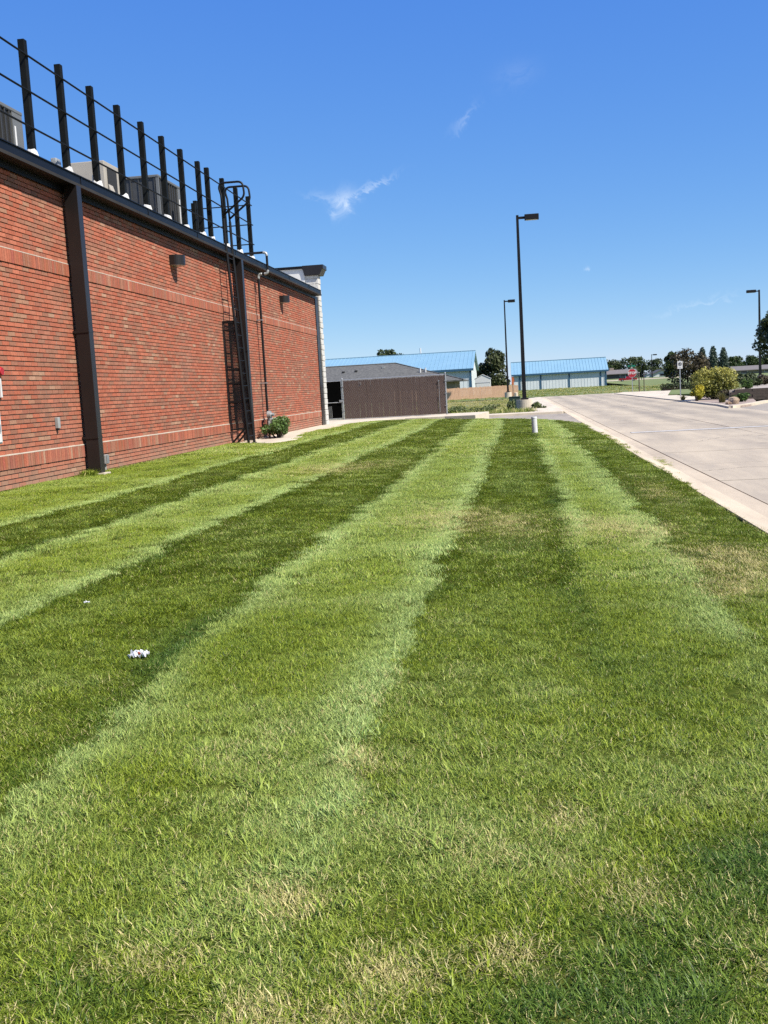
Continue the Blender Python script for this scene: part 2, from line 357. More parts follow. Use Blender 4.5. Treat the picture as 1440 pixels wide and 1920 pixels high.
def copy_tree(o, parent=None):
    c = o.copy(); COL.objects.link(c); c.parent = parent
    for ch in list(o.children): copy_tree(ch, c)
    return c
def attr(me, name, vals, typ='FLOAT', dom='POINT'):
    a = me.attributes.new(name, typ, dom)
    a.data.foreach_set('color' if typ == 'FLOAT_COLOR' else ('vector' if typ == 'FLOAT_VECTOR' else 'value'), np.asarray(vals).ravel())

def zl(x):            # the lawn falls gently from the wall to the kerb
    return 0.05 - 0.0333*(np.clip(x, -6.95, 2.03) + 6.95)
ZR = -0.25            # road level

# ------------------------------------------------------------------ ground, lawn soil, paving
def sheet(name, poly, z, m, thick=None, zfun=None):
    mb = MB()
    if thick: mb.prism(poly, z-thick, z)
    else: mb.add([(x, y, zfun(x) if zfun else z) for x, y in poly], [tuple(range(len(poly)))])
    o = obj(name, mb, m); o['kind'] = 'structure'; return o
sheet('ground', [(-1500, -300), (1500, -300), (1500, 2600), (-1500, 2600)], -0.33, M['field'])
far_edge = [(2.03, 20), (2.03, 27.2), (1.93, 32.3), (1.72, 34.4), (1.35, 36.0), (.53, 37.5), (-.5, 38.9), (-1.6, 39.7), (-2.8, 40.15), (-4.4, 40.25), (-5.45, 39.7), (-6.05, 36.2), (-6.2, 32.4), (-6.05, 28.8), (-5.72, 25.9), (-5.95, 25.0), (-6.45, 24.65), (-6.95, 24.55)]
lawn_poly = [(-6.95, -6), (2.03, -6)] + far_edge
# lawn soil as a fine grid with small unevenness, trimmed to the outline by rows
def lawn_mesh():
    xs = np.linspace(-6.95, 2.03, 46); vs = []; fs = []; rows = []
    ys = np.concatenate([np.linspace(-6, 24, 90), np.linspace(24.2, 40.25, 70)])
    fe = far_edge[::-1]
    def xr(y):
        right = 2.03; left = -6.95
        if y > 27.2: right = np.interp(y, [27.2, 32.3, 34.4, 36.0, 37.5, 38.9, 39.7, 40.15, 40.25], [2.03, 1.93, 1.72, 1.35, .53, -.5, -1.6, -2.8, -4.4])
        if y > 24.55: left = np.interp(y, [24.55, 24.65, 25.0, 25.9, 28.8, 32.4, 36.2, 39.7, 40.25], [-6.95, -6.45, -5.95, -5.72, -6.05, -6.2, -6.05, -5.45, -4.4])
        return left, right
    n = len(xs)
    for y in ys:
        a, b = xr(y)
        for k in range(n):
            x = a + (b-a)*k/(n-1)
            vs.append((x, y, float(zl(x)) + .012*math.sin(x*2.1+y*.7) + .008*math.sin(x*5.3-y*3.1)))
    for j in range(len(ys)-1):
        for k in range(n-1): fs.append((j*n+k, j*n+k+1, (j+1)*n+k+1, (j+1)*n+k))
    return MB().add(vs, fs), xr
lm, lawn_xr = lawn_mesh()
o = obj('lawn_soil', lm, M['soil'], smooth=True); o['kind'] = 'structure'

# concrete walk beside the building and in front of the fence
walk = [(-6.95, 24.3), (-6.4, 24.45), (-5.9, 24.8), (-5.6, 25.9), (-5.95, 28.8), (-6.1, 32.4), (-5.95, 36.2), (-5.35, 39.55), (-4.35, 40.05), (-2.8, 39.95), (-1.6, 39.5), (-1.2, 43.6), (-9.5, 43.6), (-9.5, 37.0), (-6.95, 37.0)]
o = obj('concrete_walk', MB().prism(walk, -.35, 0.026), M['walk'], bevel=.01); o['kind'] = 'structure'
# road: dark joint bed, then individual cast slabs
rd = obj('road', MB().box(2.03, 8.3, -8, 98.5, ZR-.12, ZR-.035), M['joint']); rd['kind'] = 'structure'
def slab(x0, x1, y0, y1, m, parent, z=ZR, dz=0.0, tilt=0.0):
    g = .011
    mb = MB(); mb.box(x0+g, x1-g, y0+g, y1-g, z-.10, z+dz)
    return obj('slab', mb, m, parent, fix=False)
ys = [-8 + 2.64*i for i in range(41)]
off = 13.55 - (-8 + 2.64*8)
for i in range(len(ys)-1):
    y0, y1 = ys[i]+off, ys[i+1]+off
    if y0 > 98: break
    y1 = min(y1, 98.4)
    slab(2.50, 5.20, y0, y1, M['road'], rd, dz=random.uniform(-.003, .003))
    slab(5.20, 8.25, y0, y1, M['road'], rd, dz=random.uniform(-.003, .003))
for i in range(0, len(ys)-2, 2):                                   # gutter pan beside the lawn, dished
    y0, y1 = ys[i]+off, min(ys[i+2]+off, 98.4)
    if y0 > 90: break
    if y0 > 33 and y0 < 44: z0 = -.012
    else: z0 = 0
    mb = MB(); g = .006
    mb.extr([(2.03, ZR-.1), (2.490, ZR-.1), (2.490, ZR-.001), (2.30, ZR-.022), (2.12, ZR+.000), (2.03, ZR+.012+z0)], 'y', y0+g, y1-g)
    obj('gutter_pan', mb, M['pan'], rd)
mb = MB().box(1.6, 60, 90.5, 98.4, ZR-.09, ZR-.012)
o = obj('cross_street', mb, M['road']); o['kind'] = 'structure'
tagl = obj('stop_line', MB().box(2.75, 8.1, 26.05, 26.42, ZR+.003, ZR+.008), M['paint'], rd)
def crack(pts, w=.006):
    mb = MB(); rg = random.Random(len(pts)*7)
    P_ = []
    for (xa, ya), (xb, yb) in zip(pts[:-1], pts[1:]):
        for q in range(8): t_ = q/8; P_.append((xa+(xb-xa)*t_+rg.uniform(-.03, .03), ya+(yb-ya)*t_+rg.uniform(-.03, .03)))
    for i_, (a_, b_) in enumerate(zip(P_[:-1], P_[1:])):
        dv = Vector((b_[0]-a_[0], b_[1]-a_[1], 0)); nn = Vector((-dv.y, dv.x, 0)).normalized()*w*rg.uniform(.4, 1.1)
        mb.add([(a_[0]-nn.x, a_[1]-nn.y, ZR+.0045), (b_[0]-nn.x, b_[1]-nn.y, ZR+.0045), (b_[0]+nn.x, b_[1]+nn.y, ZR+.0045), (a_[0]+nn.x, a_[1]+nn.y, ZR+.0045)], [(0, 1, 2, 3)])
    return obj('crack', mb, M['joint'], rd, fix=False)
crack([(2.55, 15.0), (3.2, 15.3), (3.9, 15.1), (5.1, 15.5)]); crack([(3.6, 21.6), (4.2, 22.6), (5.1, 23.0)]); crack([(5.3, 28.2), (6.2, 28.9), (8.1, 28.6)])
# side lane beyond the lawn and its pale far kerb
o = obj('side_lane', MB().prism([(2.03, 27.2), (2.03, 45.0), (-30, 45.0), (-30, 43.6), (-1.5, 43.6), (-1.5, 38.5), (.4, 36.5), (1.2, 34.5), (1.8, 30)], -.34, ZR-.004), M['lane']); o['kind'] = 'structure'
nk = MB(); pts = [(2.03, 27.2), (1.93, 32.3), (1.72, 34.4), (1.35, 36.0), (.53, 37.5), (-.5, 38.9), (-1.6, 39.7)]
for a, b in zip(pts[:-1], pts[1:]):
    a = Vector((*a, 0)); b = Vector((*b, 0)); nrm = Vector(((b-a).y, -(b-a).x, 0)).normalized()*.14
    za, zb = float(zl(a.x))+.008, float(zl(b.x))+.008
    nk.add([(a.x, a.y, -.35), (b.x, b.y, -.35), (b.x+nrm.x, b.y+nrm.y, -.35), (a.x+nrm.x, a.y+nrm.y, -.35), (a.x, a.y, za), (b.x, b.y, zb), (b.x+nrm.x, b.y+nrm.y, zb), (a.x+nrm.x, a.y+nrm.y, za)],
           [(0,3,2,1),(4,5,6,7),(0,1,5,4),(1,2,6,5),(2,3,7,6),(3,0,4,7)])
o = obj('kerb', nk, M['walk']); o['kind'] = 'structure'
mb = MB()
mb.box(-30, -2.62, 45.0, 46.2, -.4, ZR+.10); mb.box(-1.92, 1.9, 45.0, 46.2, -.4, ZR+.10)
kb = obj('kerb', mb, M['walk'], bevel=.02); kb['kind'] = 'structure'
inl = empty('storm_drain', (-2.27, 45.4, ZR), 'dark storm drain inlet set in the pale kerb by the brown fence', 'storm drain')
obj('throat', MB().box(-.34, .34, .12, .8, -.1, .02), M['rubber'], inl)
obj('lid', MB().box(-.345, .345, -.38, .8, .10, .155), M['walk'], inl, bevel=.01)
obj('side_wall', MB().box(-.345, -.28, -.36, .11, -.1, .098), M['lane'], inl); obj('side_wall', MB().box(.28, .345, -.36, .11, -.1, .098), M['lane'], inl)
sheet('sidewalk', [(.75, 46.2), (2.02, 46.2), (2.02, 94), (.95, 90.4), (.8, 60)], ZR+.055, M['walk'], thick=.15)
# right-hand side of the road: corner planting bed, pavement, turf, terrace
sheet('pavement', [(8.3, 52), (8.32, 92), (9.6, 97), (13.6, 91), (10.2, 69), (10.2, 62), (9.3, 54)], ZR+.05, M['walk'], thick=.15)
sheet('turf', [(9.8, 70), (13, 91), (60, 91), (60, 78), (14, 66)], ZR+.10, M['turf'], thick=.2)
sheet('turf', [(-60, 98.6), (80, 98.6), (80, 203), (-60, 203)], -.27, M['turf'])
bed = [(7.95, 40.5), (8.3, 44.0), (8.28, 51.8), (9.2, 54), (10.2, 61.8), (40, 61.8), (40, 50.9), (11, 50.9), (10.2, 46.6), (9.0, 42)]
sheet('planting_bed', bed, ZR+.055, M['mulch'], thick=.2)
kk = MB()
for a, b in zip([(7.95, 40.5), (8.2, 44.0), (8.2, 51.8)][:-1], [(8.2, 44.0), (8.2, 51.8)]):
    a = Vector((*a, 0)); b = Vector((*b, 0)); nrm = Vector(((b-a).y, -(b-a).x, 0)).normalized()*.16
    q = [a-nrm*.5, b-nrm*.5, b+nrm*.5, a+nrm*.5]
    kk.prism([(p.x, p.y) for p in q], -.4, ZR+.07)
cv = [(7.95, 40.5), (8.35, 41.2), (9.1, 42.6), (10.3, 45.4), (14, 48.6), (24, 51)]
for a, b in zip(cv[:-1], cv[1:]):
    a = Vector((*a, 0)); b = Vector((*b, 0)); nrm = Vector(((b-a).y, -(b-a).x, 0)).normalized()*.16
    q = [a-nrm*.5, b-nrm*.5, b+nrm*.5, a+nrm*.5]
    kk.prism([(p.x, p.y) for p in q], -.4, ZR+.095)
o = obj('kerb', kk, M['walk']); o['kind'] = 'structure'
sheet('driveway', [(8.3, 12), (60, 12), (60, 50.8), (24, 50.8), (14, 48.4), (10.4, 45.2), (9.2, 42.4), (8.4, 41.0), (8.3, 40.5)], ZR-.01, M['lane'], thick=.1)
sheet('terrace', [(9.9, 50.75), (60, 50.75), (60, 77), (14.5, 66)], .245, M['gravel'], thick=.5)
def slope_sheet(name, x0, x1, prof, m):
    mb = MB()
    for (ya, za), (yb, zb) in zip(prof[:-1], prof[1:]): mb.add([(x0, ya, za), (x1, ya, za), (x1, yb, zb), (x0, yb, zb)], [(0, 1, 2, 3)])
    o = obj(name, mb, m); o['kind'] = 'structure'; return o
slope_sheet('field_rise', 17.8, 420, [(150, -.26), (240, .46), (300, .86), (900, .95)], M['turf'])
slope_sheet('dirt_street', 17.9, 300, [(236, .445), (240, .475), (262, .62)], M['dirtroad'])

# ------------------------------------------------------------------ brick building
XW = -6.95; CH = 0.0678; BL = 0.2032; J = 0.0125; JB = .0140; Z0 = 0.06
Y_A, Y_B = 4.0, 36.50
bld = empty('brick_building', (XW, 20, 0), 'long red brick building with dark gutter and downspouts beside the lawn', 'building')
def bpart(name, mb, m, parent=bld, bevel=0, smooth=False):
    """a part of the building given in world coordinates"""
    if isinstance(mb, MB): mb.v = [(x-XW, y-20, z) for x, y, z in mb.v]
    return obj(name, mb, m, parent, bevel=bevel, smooth=smooth)
bpart('wall', MB().box(-26, XW-.030, Y_A, 36.9, -.4, 4.60), M['mortar'])
# palette
reds = [(.52, .162, .093), (.49, .144, .081), (.54, .180, .105), (.48, .154, .089), (.51, .190, .115)]
browns = [(.41, .178, .112), (.38, .165, .104), (.44, .190, .120), (.42, .155, .098)]
tans = [(.48, .25, .158), (.45, .22, .140), (.51, .29, .19)]
def pick(yy, zz):
    k = math.sin(yy*.9+zz*1.7)+math.sin(yy*.37-zz*2.9+1)
    pt = .055 + .03*k + (.05 if yy > 24 else 0); pb = .36 + .08*k
    q = random.random() if random.random() < .72 else pick.last
    pick.last = q
    c = random.choice(tans) if q < pt else (random.choice(browns) if q < pt+pb else random.choice(reds))
    s = random.uniform(.90, 1.08)
    return tuple(x*s for x in c)
pick.last = .9
S1, S2 = 4, 46                                    # first course index of the two soldier bands
rows = []; z = Z0
soldier_z = []
n_above = 17
course = 0; zz = Z0 - CH
seq = [-1, 0, 1, 2, 3, 'S'] + list(range(39)) + ['S'] + list(range(n_above))
allb = []; strips = []
cz = Z0 - CH
for k, sct in enumerate(seq):
    if sct == 'S':
        soldier_z.append((cz, cz+3*CH)); cz += 3*CH; continue
    offy = (k % 2)*BL/2; strips.append((cz+JB/2, cz+CH-JB/2))
    y = Y_A - BL + offy
    while y < Y_B - .02:
        y0, y1 = max(y+J/2, Y_A), min(y+BL-J/2, Y_B)
        if y1-y0 > .03: allb.append((y0, y1, cz+JB/2, cz+CH-JB/2))
        y += BL
    cz += CH
WALLTOP = cz
hm = MB()
for z0, z1 in strips: hm.box(XW-.04, XW-.0065, Y_A+.001, Y_B-.001, z0+.001, z1-.001)
bpart('head_mortar', hm, M['mortar'])
edge = lambda z: 13.05 + .2*z
vis = sorted([b for b in allb if b[1] > edge(b[2])+.03 and b[3] > .10 and b[2] < 4.38], key=lambda b: b[0]-edge(b[2]))[:300]
visset = set(vis)
def brick_verts(b, jit=True):
    y0, y1, z0, z1 = b; x0 = XW-.045; x1 = XW + (random.gauss(0, .0012) if jit else 0)
    a = random.gauss(0, .0009); c = random.gauss(0, .0009)
    return [(x0, y0, z0), (x1, y0, z0+a), (x1, y1, z0+c), (x0, y1, z0), (x0, y0, z1), (x1, y0, z1+a), (x1, y1, z1+c), (x0, y1, z1)]
BF = [(0,3,2,1),(4,5,6,7),(0,1,5,4),(1,2,6,5),(2,3,7,6)]
mb = MB(); cols = []
for b in allb:
    if b in visset: continue
    mb.add(brick_verts(b), BF); cols += [(*pick(b[0], b[2]), 1)]*8
mb.v = [(x-XW, y-20, z) for x, y, z in mb.v]
o = obj('brick_courses', mb, M['brick'], bld, fix=False); o['kind'] = 'stuff'; attr(o.data, 'bcol', cols, 'FLOAT_COLOR')
# the three hundred bricks that show largest are pieces of their own; alike ones share a mesh
variants = []
for c in [reds[0], reds[1], reds[2], reds[3], reds[4], reds[0], reds[1], reds[2], browns[0], browns[1], browns[2], browns[3], tans[0], tans[1]]:
    for _ in range(2):
        hb = (BL-J)/2; hz = (CH-JB)/2; m2 = MB()
        m2.add([(x-XW, y, z) for x, y, z in brick_verts((-hb, hb, -hz, hz))], BF)
        me = m2.mesh('brick'); me.materials.append(M['brick']); s = random.uniform(.88, 1.12); attr(me, 'bcol', [(*[q*s for q in c], 1)]*8, 'FLOAT_COLOR')
        variants.append(me)
for b in vis:
    q = random.random()
    me = random.choice(variants[:16]) if q < .66 else (random.choice(variants[16:24]) if q < .92 else random.choice(variants[24:]))
    o = bpy.data.objects.new('brick', me); COL.objects.link(o); o.parent = bld
    o.location = (0, (b[0]+b[1])/2-20, (b[2]+b[3])/2); o.scale = (1, (b[1]-b[0])/(BL-J), 1)
for z0, z1 in soldier_z:
    mb = MB(); cols = []; y = Y_A
    while y < Y_B-.06:
        dj = .012
        x1 = XW + .016 + random.gauss(0, .0012)
        mb.add([(XW-.03, y+.004, z0+J/2), (x1, y+.004, z0+J/2), (x1, y+CH-.004, z0+J/2), (XW-.03, y+CH-.004, z0+J/2), (XW-.03, y+.004, z1-.012), (x1, y+.004, z1-.012), (x1, y+CH-.004, z1-.012), (XW-.03, y+CH-.004, z1-.012)], BF)
        c = pick(y*2.2, z0) if random.random() < .6 else tuple(q*random.uniform(.9, 1.1) for q in (.42, .14, .082))
        cols += [(*c, 1)]*8; y += CH
    mb.v = [(x-XW, y-20, z) for x, y, z in mb.v]
    o = obj('soldier_course', mb, M['brick'], bld, fix=False); o['kind'] = 'stuff'; attr(o.data, 'bcol', cols, 'FLOAT_COLOR')
    bpart('mortar_ledge', MB().extr([(XW-.03, z1-.0125), (XW+.0165, z1-.0125), (XW+.0165, z1-.006), (XW-.01, z1+.013), (XW-.03, z1+.013)], 'y', Y_A, Y_B), M['mortar'])
    bpart('mortar_bed', MB().box(XW-.03, XW+.004, Y_A, Y_B, z0+J/2+.002, z1-.013), M['mortar'])
bpart('footing', MB().box(XW-.02, XW+.014, Y_A, 36.45, -.3, Z0-CH*.35), M['walk'])
# eave: frieze board, soffit, box gutter
bpart('frieze', MB().box(XW-.01, XW+.035, Y_A, 36.55, 4.475, 4.57), M['gutter'])
bpart('soffit', MB().box(XW-.02, XW+.245, Y_A, 36.50, 4.5715, 4.585), M['black'])
gx = XW+.26
seams = list(np.arange(Y_A, 36.4, 3.05))+[36.55]
for a, b in zip(seams[:-1], seams[1:]):
    gt = MB().extr([(gx-.12, 4.586), (gx-.026, 4.586), (gx-.026, 4.735), (gx-.006, 4.742), (gx-.006, 4.757), (gx-.12, 4.757)], 'y', a+.002, b-.002)
    g = bpart('gutter', gt, M['gutter'])
    obj('drip_edge', MB().extr([(gx-.0255-XW, 4.574), (gx-XW, 4.568), (gx-XW+.004, 4.612), (gx-.0255-XW, 4.622)], 'y', a+.002-20, b-.002-20), M['drip'], g)
    obj('seam_strap', MB().box(gx-XW-.0255, gx-XW-.018, b-20-.03, b-20+.02, 4.625, 4.734), M['gutter'], g)
bpart('roof', MB().box(-26, gx-.099, Y_A, 36.9, 4.602, 4.745), M['roofmem'])
# downspouts
def downspout(yc, w=.17, zbot=.06, boot=True):
    x0, x1 = XW+.055, gx+.01
    s = bpart('downspout', MB().box(x0, x1, yc-w/2, yc+w/2, zbot, 4.573), M['bronze'], bevel=.006)
    for zz in (.62, 2.30):
        obj('strap', MB().box(.004, gx-XW+.013, yc-20-w/2-.012, yc-20+w/2+.004, zz, zz+.035), M['bronze'], s)
    if boot: obj('base_block', MB().box(x0-XW-.02, x1-XW+.07, yc-20-w/2-.05, yc-20+w/2+.05, -.1, .062), M['walk'], s)
    return s
downspout(15.98); downspout(25.80)
bpart('corner_trim', MB().box(XW-.05, XW+.028, 36.505, 37.08, -.1, 4.57), M['bronze'])
# stone pilaster at the far corner, its cap and the parapet of the front
pil = bpart('pilaster', MB().box(XW-.40, XW+.035, 37.10, 37.52, -.1, 5.36), M['mortar'])
zz = -.02; k = 0
while zz < 5.30:
    h = .195; top = min(zz+h-.012, 5.35); sh = .0 if k % 2 else .012
    obj('block', MB().box(-.42,   .062+sh*.9+random.uniform(-.006, .006), 37.085-20, 37.535-20, zz, top), M['block'], pil, bevel=.012)
    zz += h; k += 1
cp = bpart('cap', MB().extr([(XW-.40, 5.36), (XW+.16, 5.36), (XW+.24, 5.52), (XW+.25, 5.54), (XW+.29, 5.56), (XW+.29, 5.70), (XW-.46, 5.70), (XW-.46, 5.56), (XW-.44, 5.54)], 'y', 36.98, 37.7), M['bronze'])
bpart('parapet', MB().box(-26, XW-.405, 37.05, 37.35, 4.5, 5.60), M['parapet'])
bpart('coping', MB().box(-26, XW-.47, 36.98, 37.42, 5.605, 5.69), M['gutter'])

# ------------------------------------------------------------------ wall lights
def wall_light(y, label):
    t = empty('wall_light', (XW, y, 3.93), label, 'wall lamp', 'half-round wall lights')
    n = 16; w, p = .19, .27
    poly = [(0, -w), (p*.35, -w)] + [(p*.35 + p*.65*math.sin(math.pi*(i+.5)/n), -w*math.cos(math.pi*(i+.5)/n)) for i in range(n)] + [(p*.35, w), (0, w)]
    obj('housing', MB().prism(poly, 0, .195), M['bronze'], t, smooth=False)
    obj('lens', MB().prism([(x*.9+.008, yy*.9) for x, yy in poly], -.012, -.001), M['lens'], t)
    return t
wall_light(21.12, 'half-round dark bronze wall light on brick between the first downspout and the ladder')
wall_light(31.10, 'half-round dark bronze wall light on brick near the far corner of the wall')
# conduit cover and valve box near the first downspout
t = empty('conduit_box', (XW, 14.99, .83), 'small grey conduit body on brick left of the first downspout', 'conduit box')
obj('body', MB().prism([(0, -.035), (.05, -.035), (.065, -.02), (.065, .02), (.05, .035), (0, .035)], 0, .165), M['pvcgrey'], t, bevel=.006)
obj('nipple', MB().tube((.03, 0, -.03), (.03, 0, .0), .02), M['rubber'], t)
t = empty('outlet_box', (XW, 16.60, .02), 'grey outlet box on a conduit at the foot of the first downspout', 'outlet box')
obj('box', MB().box(.01, .10, -.055, .055, .14, .30), M['pvcgrey'], t, bevel=.012); obj('conduit', MB().tube((.05, -.0, -.1), (.05, -.0, .14), .024), M['pvcgrey'], t)
obj('lid', MB().box(.101, .115, -.05, .05, .15, .295), M['galv'], t, bevel=.004)
t = empty('utility_cabinet', (XW, 12.95, .64), 'pale grey utility cabinet on brick cut by the left edge', 'cabinet')
obj('case', MB().box(0, .08, -.42, .20, .06, .50), M['white'], t, bevel=.01); obj('door', MB().box(.081, .092, -.40, .18, .08, .48), M['white'], t, bevel=.004)
obj('latch', MB().box(.093, .11, .10, .13, .22, .32), M['galv'], t)
t = empty('alarm_bell', (XW, 13.35, 1.67), 'small red round alarm bell on brick at the left edge', 'bell')
obj('gong', MB().tube((.025, 0, 0), (.07, 0, 0), .07, .05, 20), M['red'], t); obj('mount', MB().tube((0, 0, 0), (.03, 0, 0), .05, n=16), M['red'], t)
obj('conduit', MB().box(.0, .03, -.02, .02, -.35, -.09), M['white'], t)

# ------------------------------------------------------------------ gas riser and meter
t = empty('gas_pipe', (XW, 27.9, 0), 'black gas riser with silver elbows climbing the brick over the gutter', 'pipe')
def bend(p, q, r_, rad, n=6):     # rounded corner points p-q-r
    p, q, r_ = Vector(p), Vector(q), Vector(r_); a = q + (p-q).normalized()*rad; b = q + (r_-q).normalized()*rad
    return [a*(1-s)**2 + q*2*s*(1-s) + b*s*s for s in [i/n for i in range(n+1)]]
pr = .032
obj('riser', MB().tube((.14, 0, .62), (.14, 0, 4.30), pr, n=12), M['black'], t, smooth=False)
obj('jog', MB().tube((.25, 0, 4.435), (.31, 0, 4.435), pr, n=12), M['black'], t)
obj('upper_riser', MB().tube((.41, 0, 4.53), (.41, 0, 4.90), pr, n=12), M['black'], t)
obj('roof_run', MB().tube((-.9, 0, 5.00), (.31, 0, 5.00), pr, n=12), M['black'], t)
for a, b, c in [((.14, 0, 4.3), (.14, 0, 4.435), (.25, 0, 4.435)), ((.31, 0, 4.435), (.41, 0, 4.435), (.41, 0, 4.53)), ((.41, 0, 4.9), (.41, 0, 5.0), (.31, 0, 5.0))]:
    obj('elbow', MB().path([a]+bend(a, b, c, .09)+[c], pr*1.18, n=12), M['silver'], t, smooth=True)
for zz in (1.5, 3.2): obj('clamp', MB().box(0, .18, -.045, .045, zz, zz+.03), M['galv'], t)
t = empty('gas_meter', (XW+.22, 27.75, .03), 'silver gas meter and regulator behind the green shrub at the wall', 'gas meter')
obj('meter_body', MB().box(-.10, .10, .02, .34, .22, .52), M['silver'], t, bevel=.035)
obj('dial', MB().tube((.10, .18, .40), (.125, .18, .40), .07, n=16), M['white'], t)
obj('regulator', MB().tube((-.02, -.12, .62), (.08, -.12, .62), .10, n=18), M['silver'], t, smooth=False)
obj('regulator_cap', MB().tube((.08, -.12, .62), (.16, -.12, .62), .045, n=12), M['silver'], t)
obj('inlet_pipe', MB().path([(0, -.12, -.05), (0, -.12, .45), (0, -.12, .62), (-.02, .0, .68), (-.05, .10, .66), (-.05, .12, .52)], .03), M['silver'], t, smooth=True)
obj('outlet_pipe', MB().path([(-.02, .27, .52), (-.02, .27, .66), (-.06, .2, .70), (-.08, .15, .70)], .03), M['silver'], t, smooth=True)

# ------------------------------------------------------------------ ladder with side guards and walk-through loops
t = empty('roof_ladder', (XW, 24.78, .03), 'black steel roof ladder with mesh side guards leaning to the gutter', 'ladder')
def lx(z): return .45 - .22*min(z, 4.8)/4.8
ya, yb = -.27, .27
for yy in (ya, yb):
    obj('rail', MB().path([(lx(0), yy, 0), (lx(4.75), yy, 4.75), (lx(4.75)-.005, yy, 5.35)], .033, n=8), M['black'], t)
    loop = [(lx(4.75)-.005, yy, 5.35), (lx(4.8)-.03, yy, 5.9)] + bend((.17, yy, 5.8), (.16, yy, 6.17), (.40, yy, 6.17), .13) + bend((.4, yy, 6.17), (.74, yy, 6.17), (.76, yy, 5.9), .13) + bend((.76, yy, 6.0), (.76, yy, 5.82), (.48, yy, 5.62), .10) + [(.22, yy, 5.42)]
    obj('grab_loop', MB().path(loop, .025, n=8), M['black'], t, smooth=True)
    obj('foot_brace', MB().tube((lx(.5), yy, .42), (.02, yy-.02, .0), .026, n=6), M['black'], t)
    obj('foot', MB().box(lx(0)-.06, lx(0)+.06, yy-.05, yy+.05, -.06, .012), M['black'], t)
for zz in (1.0, 2.9): 
    for yy in (ya, yb): obj('bracket', MB().box(-.0, lx(zz)-.02, yy-.012, yy+.012, zz, zz+.05), M['black'], t)
for i in range(15):
    zz = .18 + .305*i
    obj('rung', MB().tube((lx(zz), ya, zz), (lx(zz), yb, zz), .012, n=8), M['black'], t)
def guard(yy):
    z0, z1 = .36, 2.95; xa = .01
    g = obj('side_guard', MB().path([(xa, yy, z0), (lx(z0)-.035, yy, z0)], .018, n=6).path([(xa, yy, z1), (lx(z1)-.035, yy, z1)], .018, n=6).path([(xa, yy, z0), (xa, yy, z1)], .018, n=6), M['black'], t)
    for zz in (1.45, 1.78, 2.72): obj('guard_bar', MB().box(xa, lx(zz)-.03, yy-.012, yy+.012, zz, zz+.045), M['black'], g)
    w = MB(); step = .036; hw = .0044
    for s in (-1, 1):
        k = -3.4
        while k < 3.4:
            # lines x = xa + (z-k)*s*0.5 clipped to panel
            pts = []
            for zz in np.linspace(z0, z1, 60):
                pass
            sl = .55*s
            # param by x from xa to right edge
            x0_, x1_ = xa, .40
            zA = z0 + k + (x0_-xa)/sl*1.0 if s > 0 else z0 + k + (x0_-x1_)/sl
            zB = zA + (x1_-x0_)/abs(sl) if s > 0 else zA - (x1_-x0_)/abs(sl)
            ax, az, bx_, bz = x0_, zA, x1_, zB
            def clip(ax, az, bx_, bz):
                # clip z range
                if (az < z0 and bz < z0) or (az > z1 and bz > z1): return None
                def cut(ax, az, bx_, bz, zc): q = (zc-az)/(bz-az); return ax+(bx_-ax)*q, zc
                if az < z0: ax, az = cut(ax, az, bx_, bz, z0)
                if az > z1: ax, az = cut(ax, az, bx_, bz, z1)
                if bz < z0: bx_, bz = cut(ax, az, bx_, bz, z0)
                if bz > z1: bx_, bz = cut(ax, az, bx_, bz, z1)
                return ax, az, bx_, bz
            c = clip(ax, az, bx_, bz)
            if c:
                ax, az, bx_, bz = c
                # keep inside the sloping right edge
                if bx_ > lx(bz)-.035: 
                    q = max(0, (lx(bz)-.035-ax)/(bx_-ax)); bz = az+(bz-az)*q; bx_ = ax+(bx_-ax)*q
                if bx_-ax > .01: w.tube((ax, yy, az), (bx_, yy, bz), hw, n=4, caps=False)
            k += step
    o = obj('guard_mesh', w, M['black'], g, fix=False); o['kind'] = 'stuff'
guard(ya); guard(yb)

# ------------------------------------------------------------------ roof screen: posts, boots, three rails, return row
t = empty('roof_screen', (-7.15, 22, 4.745), 'black roof screen of tall posts and three rails along the eave', 'roof screen')
py = [10.5, 11.74, 12.98, 14.22, 15.46, 16.70, 17.94, 19.18, 20.42, 21.62, 22.84, 24.10, 24.82, 26.12, 27.40, 28.68]
def spost(x, y, h=1.90, w=.052):
    p = obj('post', MB().box(x-w, x+w, y-22-w, y-22+w, 0, h), M['screen'], t, bevel=.006)
    bt = MB(); n = 10
    ring = lambda rr, zz, jag=0: [(x+rr*math.cos(2*math.pi*i/n), y-22+rr*math.sin(2*math.pi*i/n), zz+(random.uniform(-jag, jag))) for i in range(n)]
    bt.add(ring(.17, 0)+ring(.11, .18)+ring(.082, .285, .025), [(i, (i+1) % n, n+(i+1) % n, n+i) for i in range(n)] + [(n+i, n+(i+1) % n, 2*n+(i+1) % n, 2*n+i) for i in range(n)])
    obj('boot', bt, M['roofmem'], p)
    for zz in (.40, .52): obj('bolt', MB().tube((x-.02, y-22-w-.03, zz), (x-.02, y-22-w, zz), .012, n=6), M['screen'], p)
for y in py: spost(0, y)
for zz in (.60, 1.13, 1.66):
    obj('rail', MB().tube((.075, 9.6-22, zz), (.075, 28.75-22, zz), .016, n=6), M['screen'], t)
    obj('return_rail', MB().tube((0, 28.62-22, zz), (-6, 28.62-22, zz), .015, n=6), M['screen'], t)
for x in (-1.5, -3.0, -4.5, -6.0): spost(x, 28.68)
spost(-.62, 25.6, 1.25, .05)

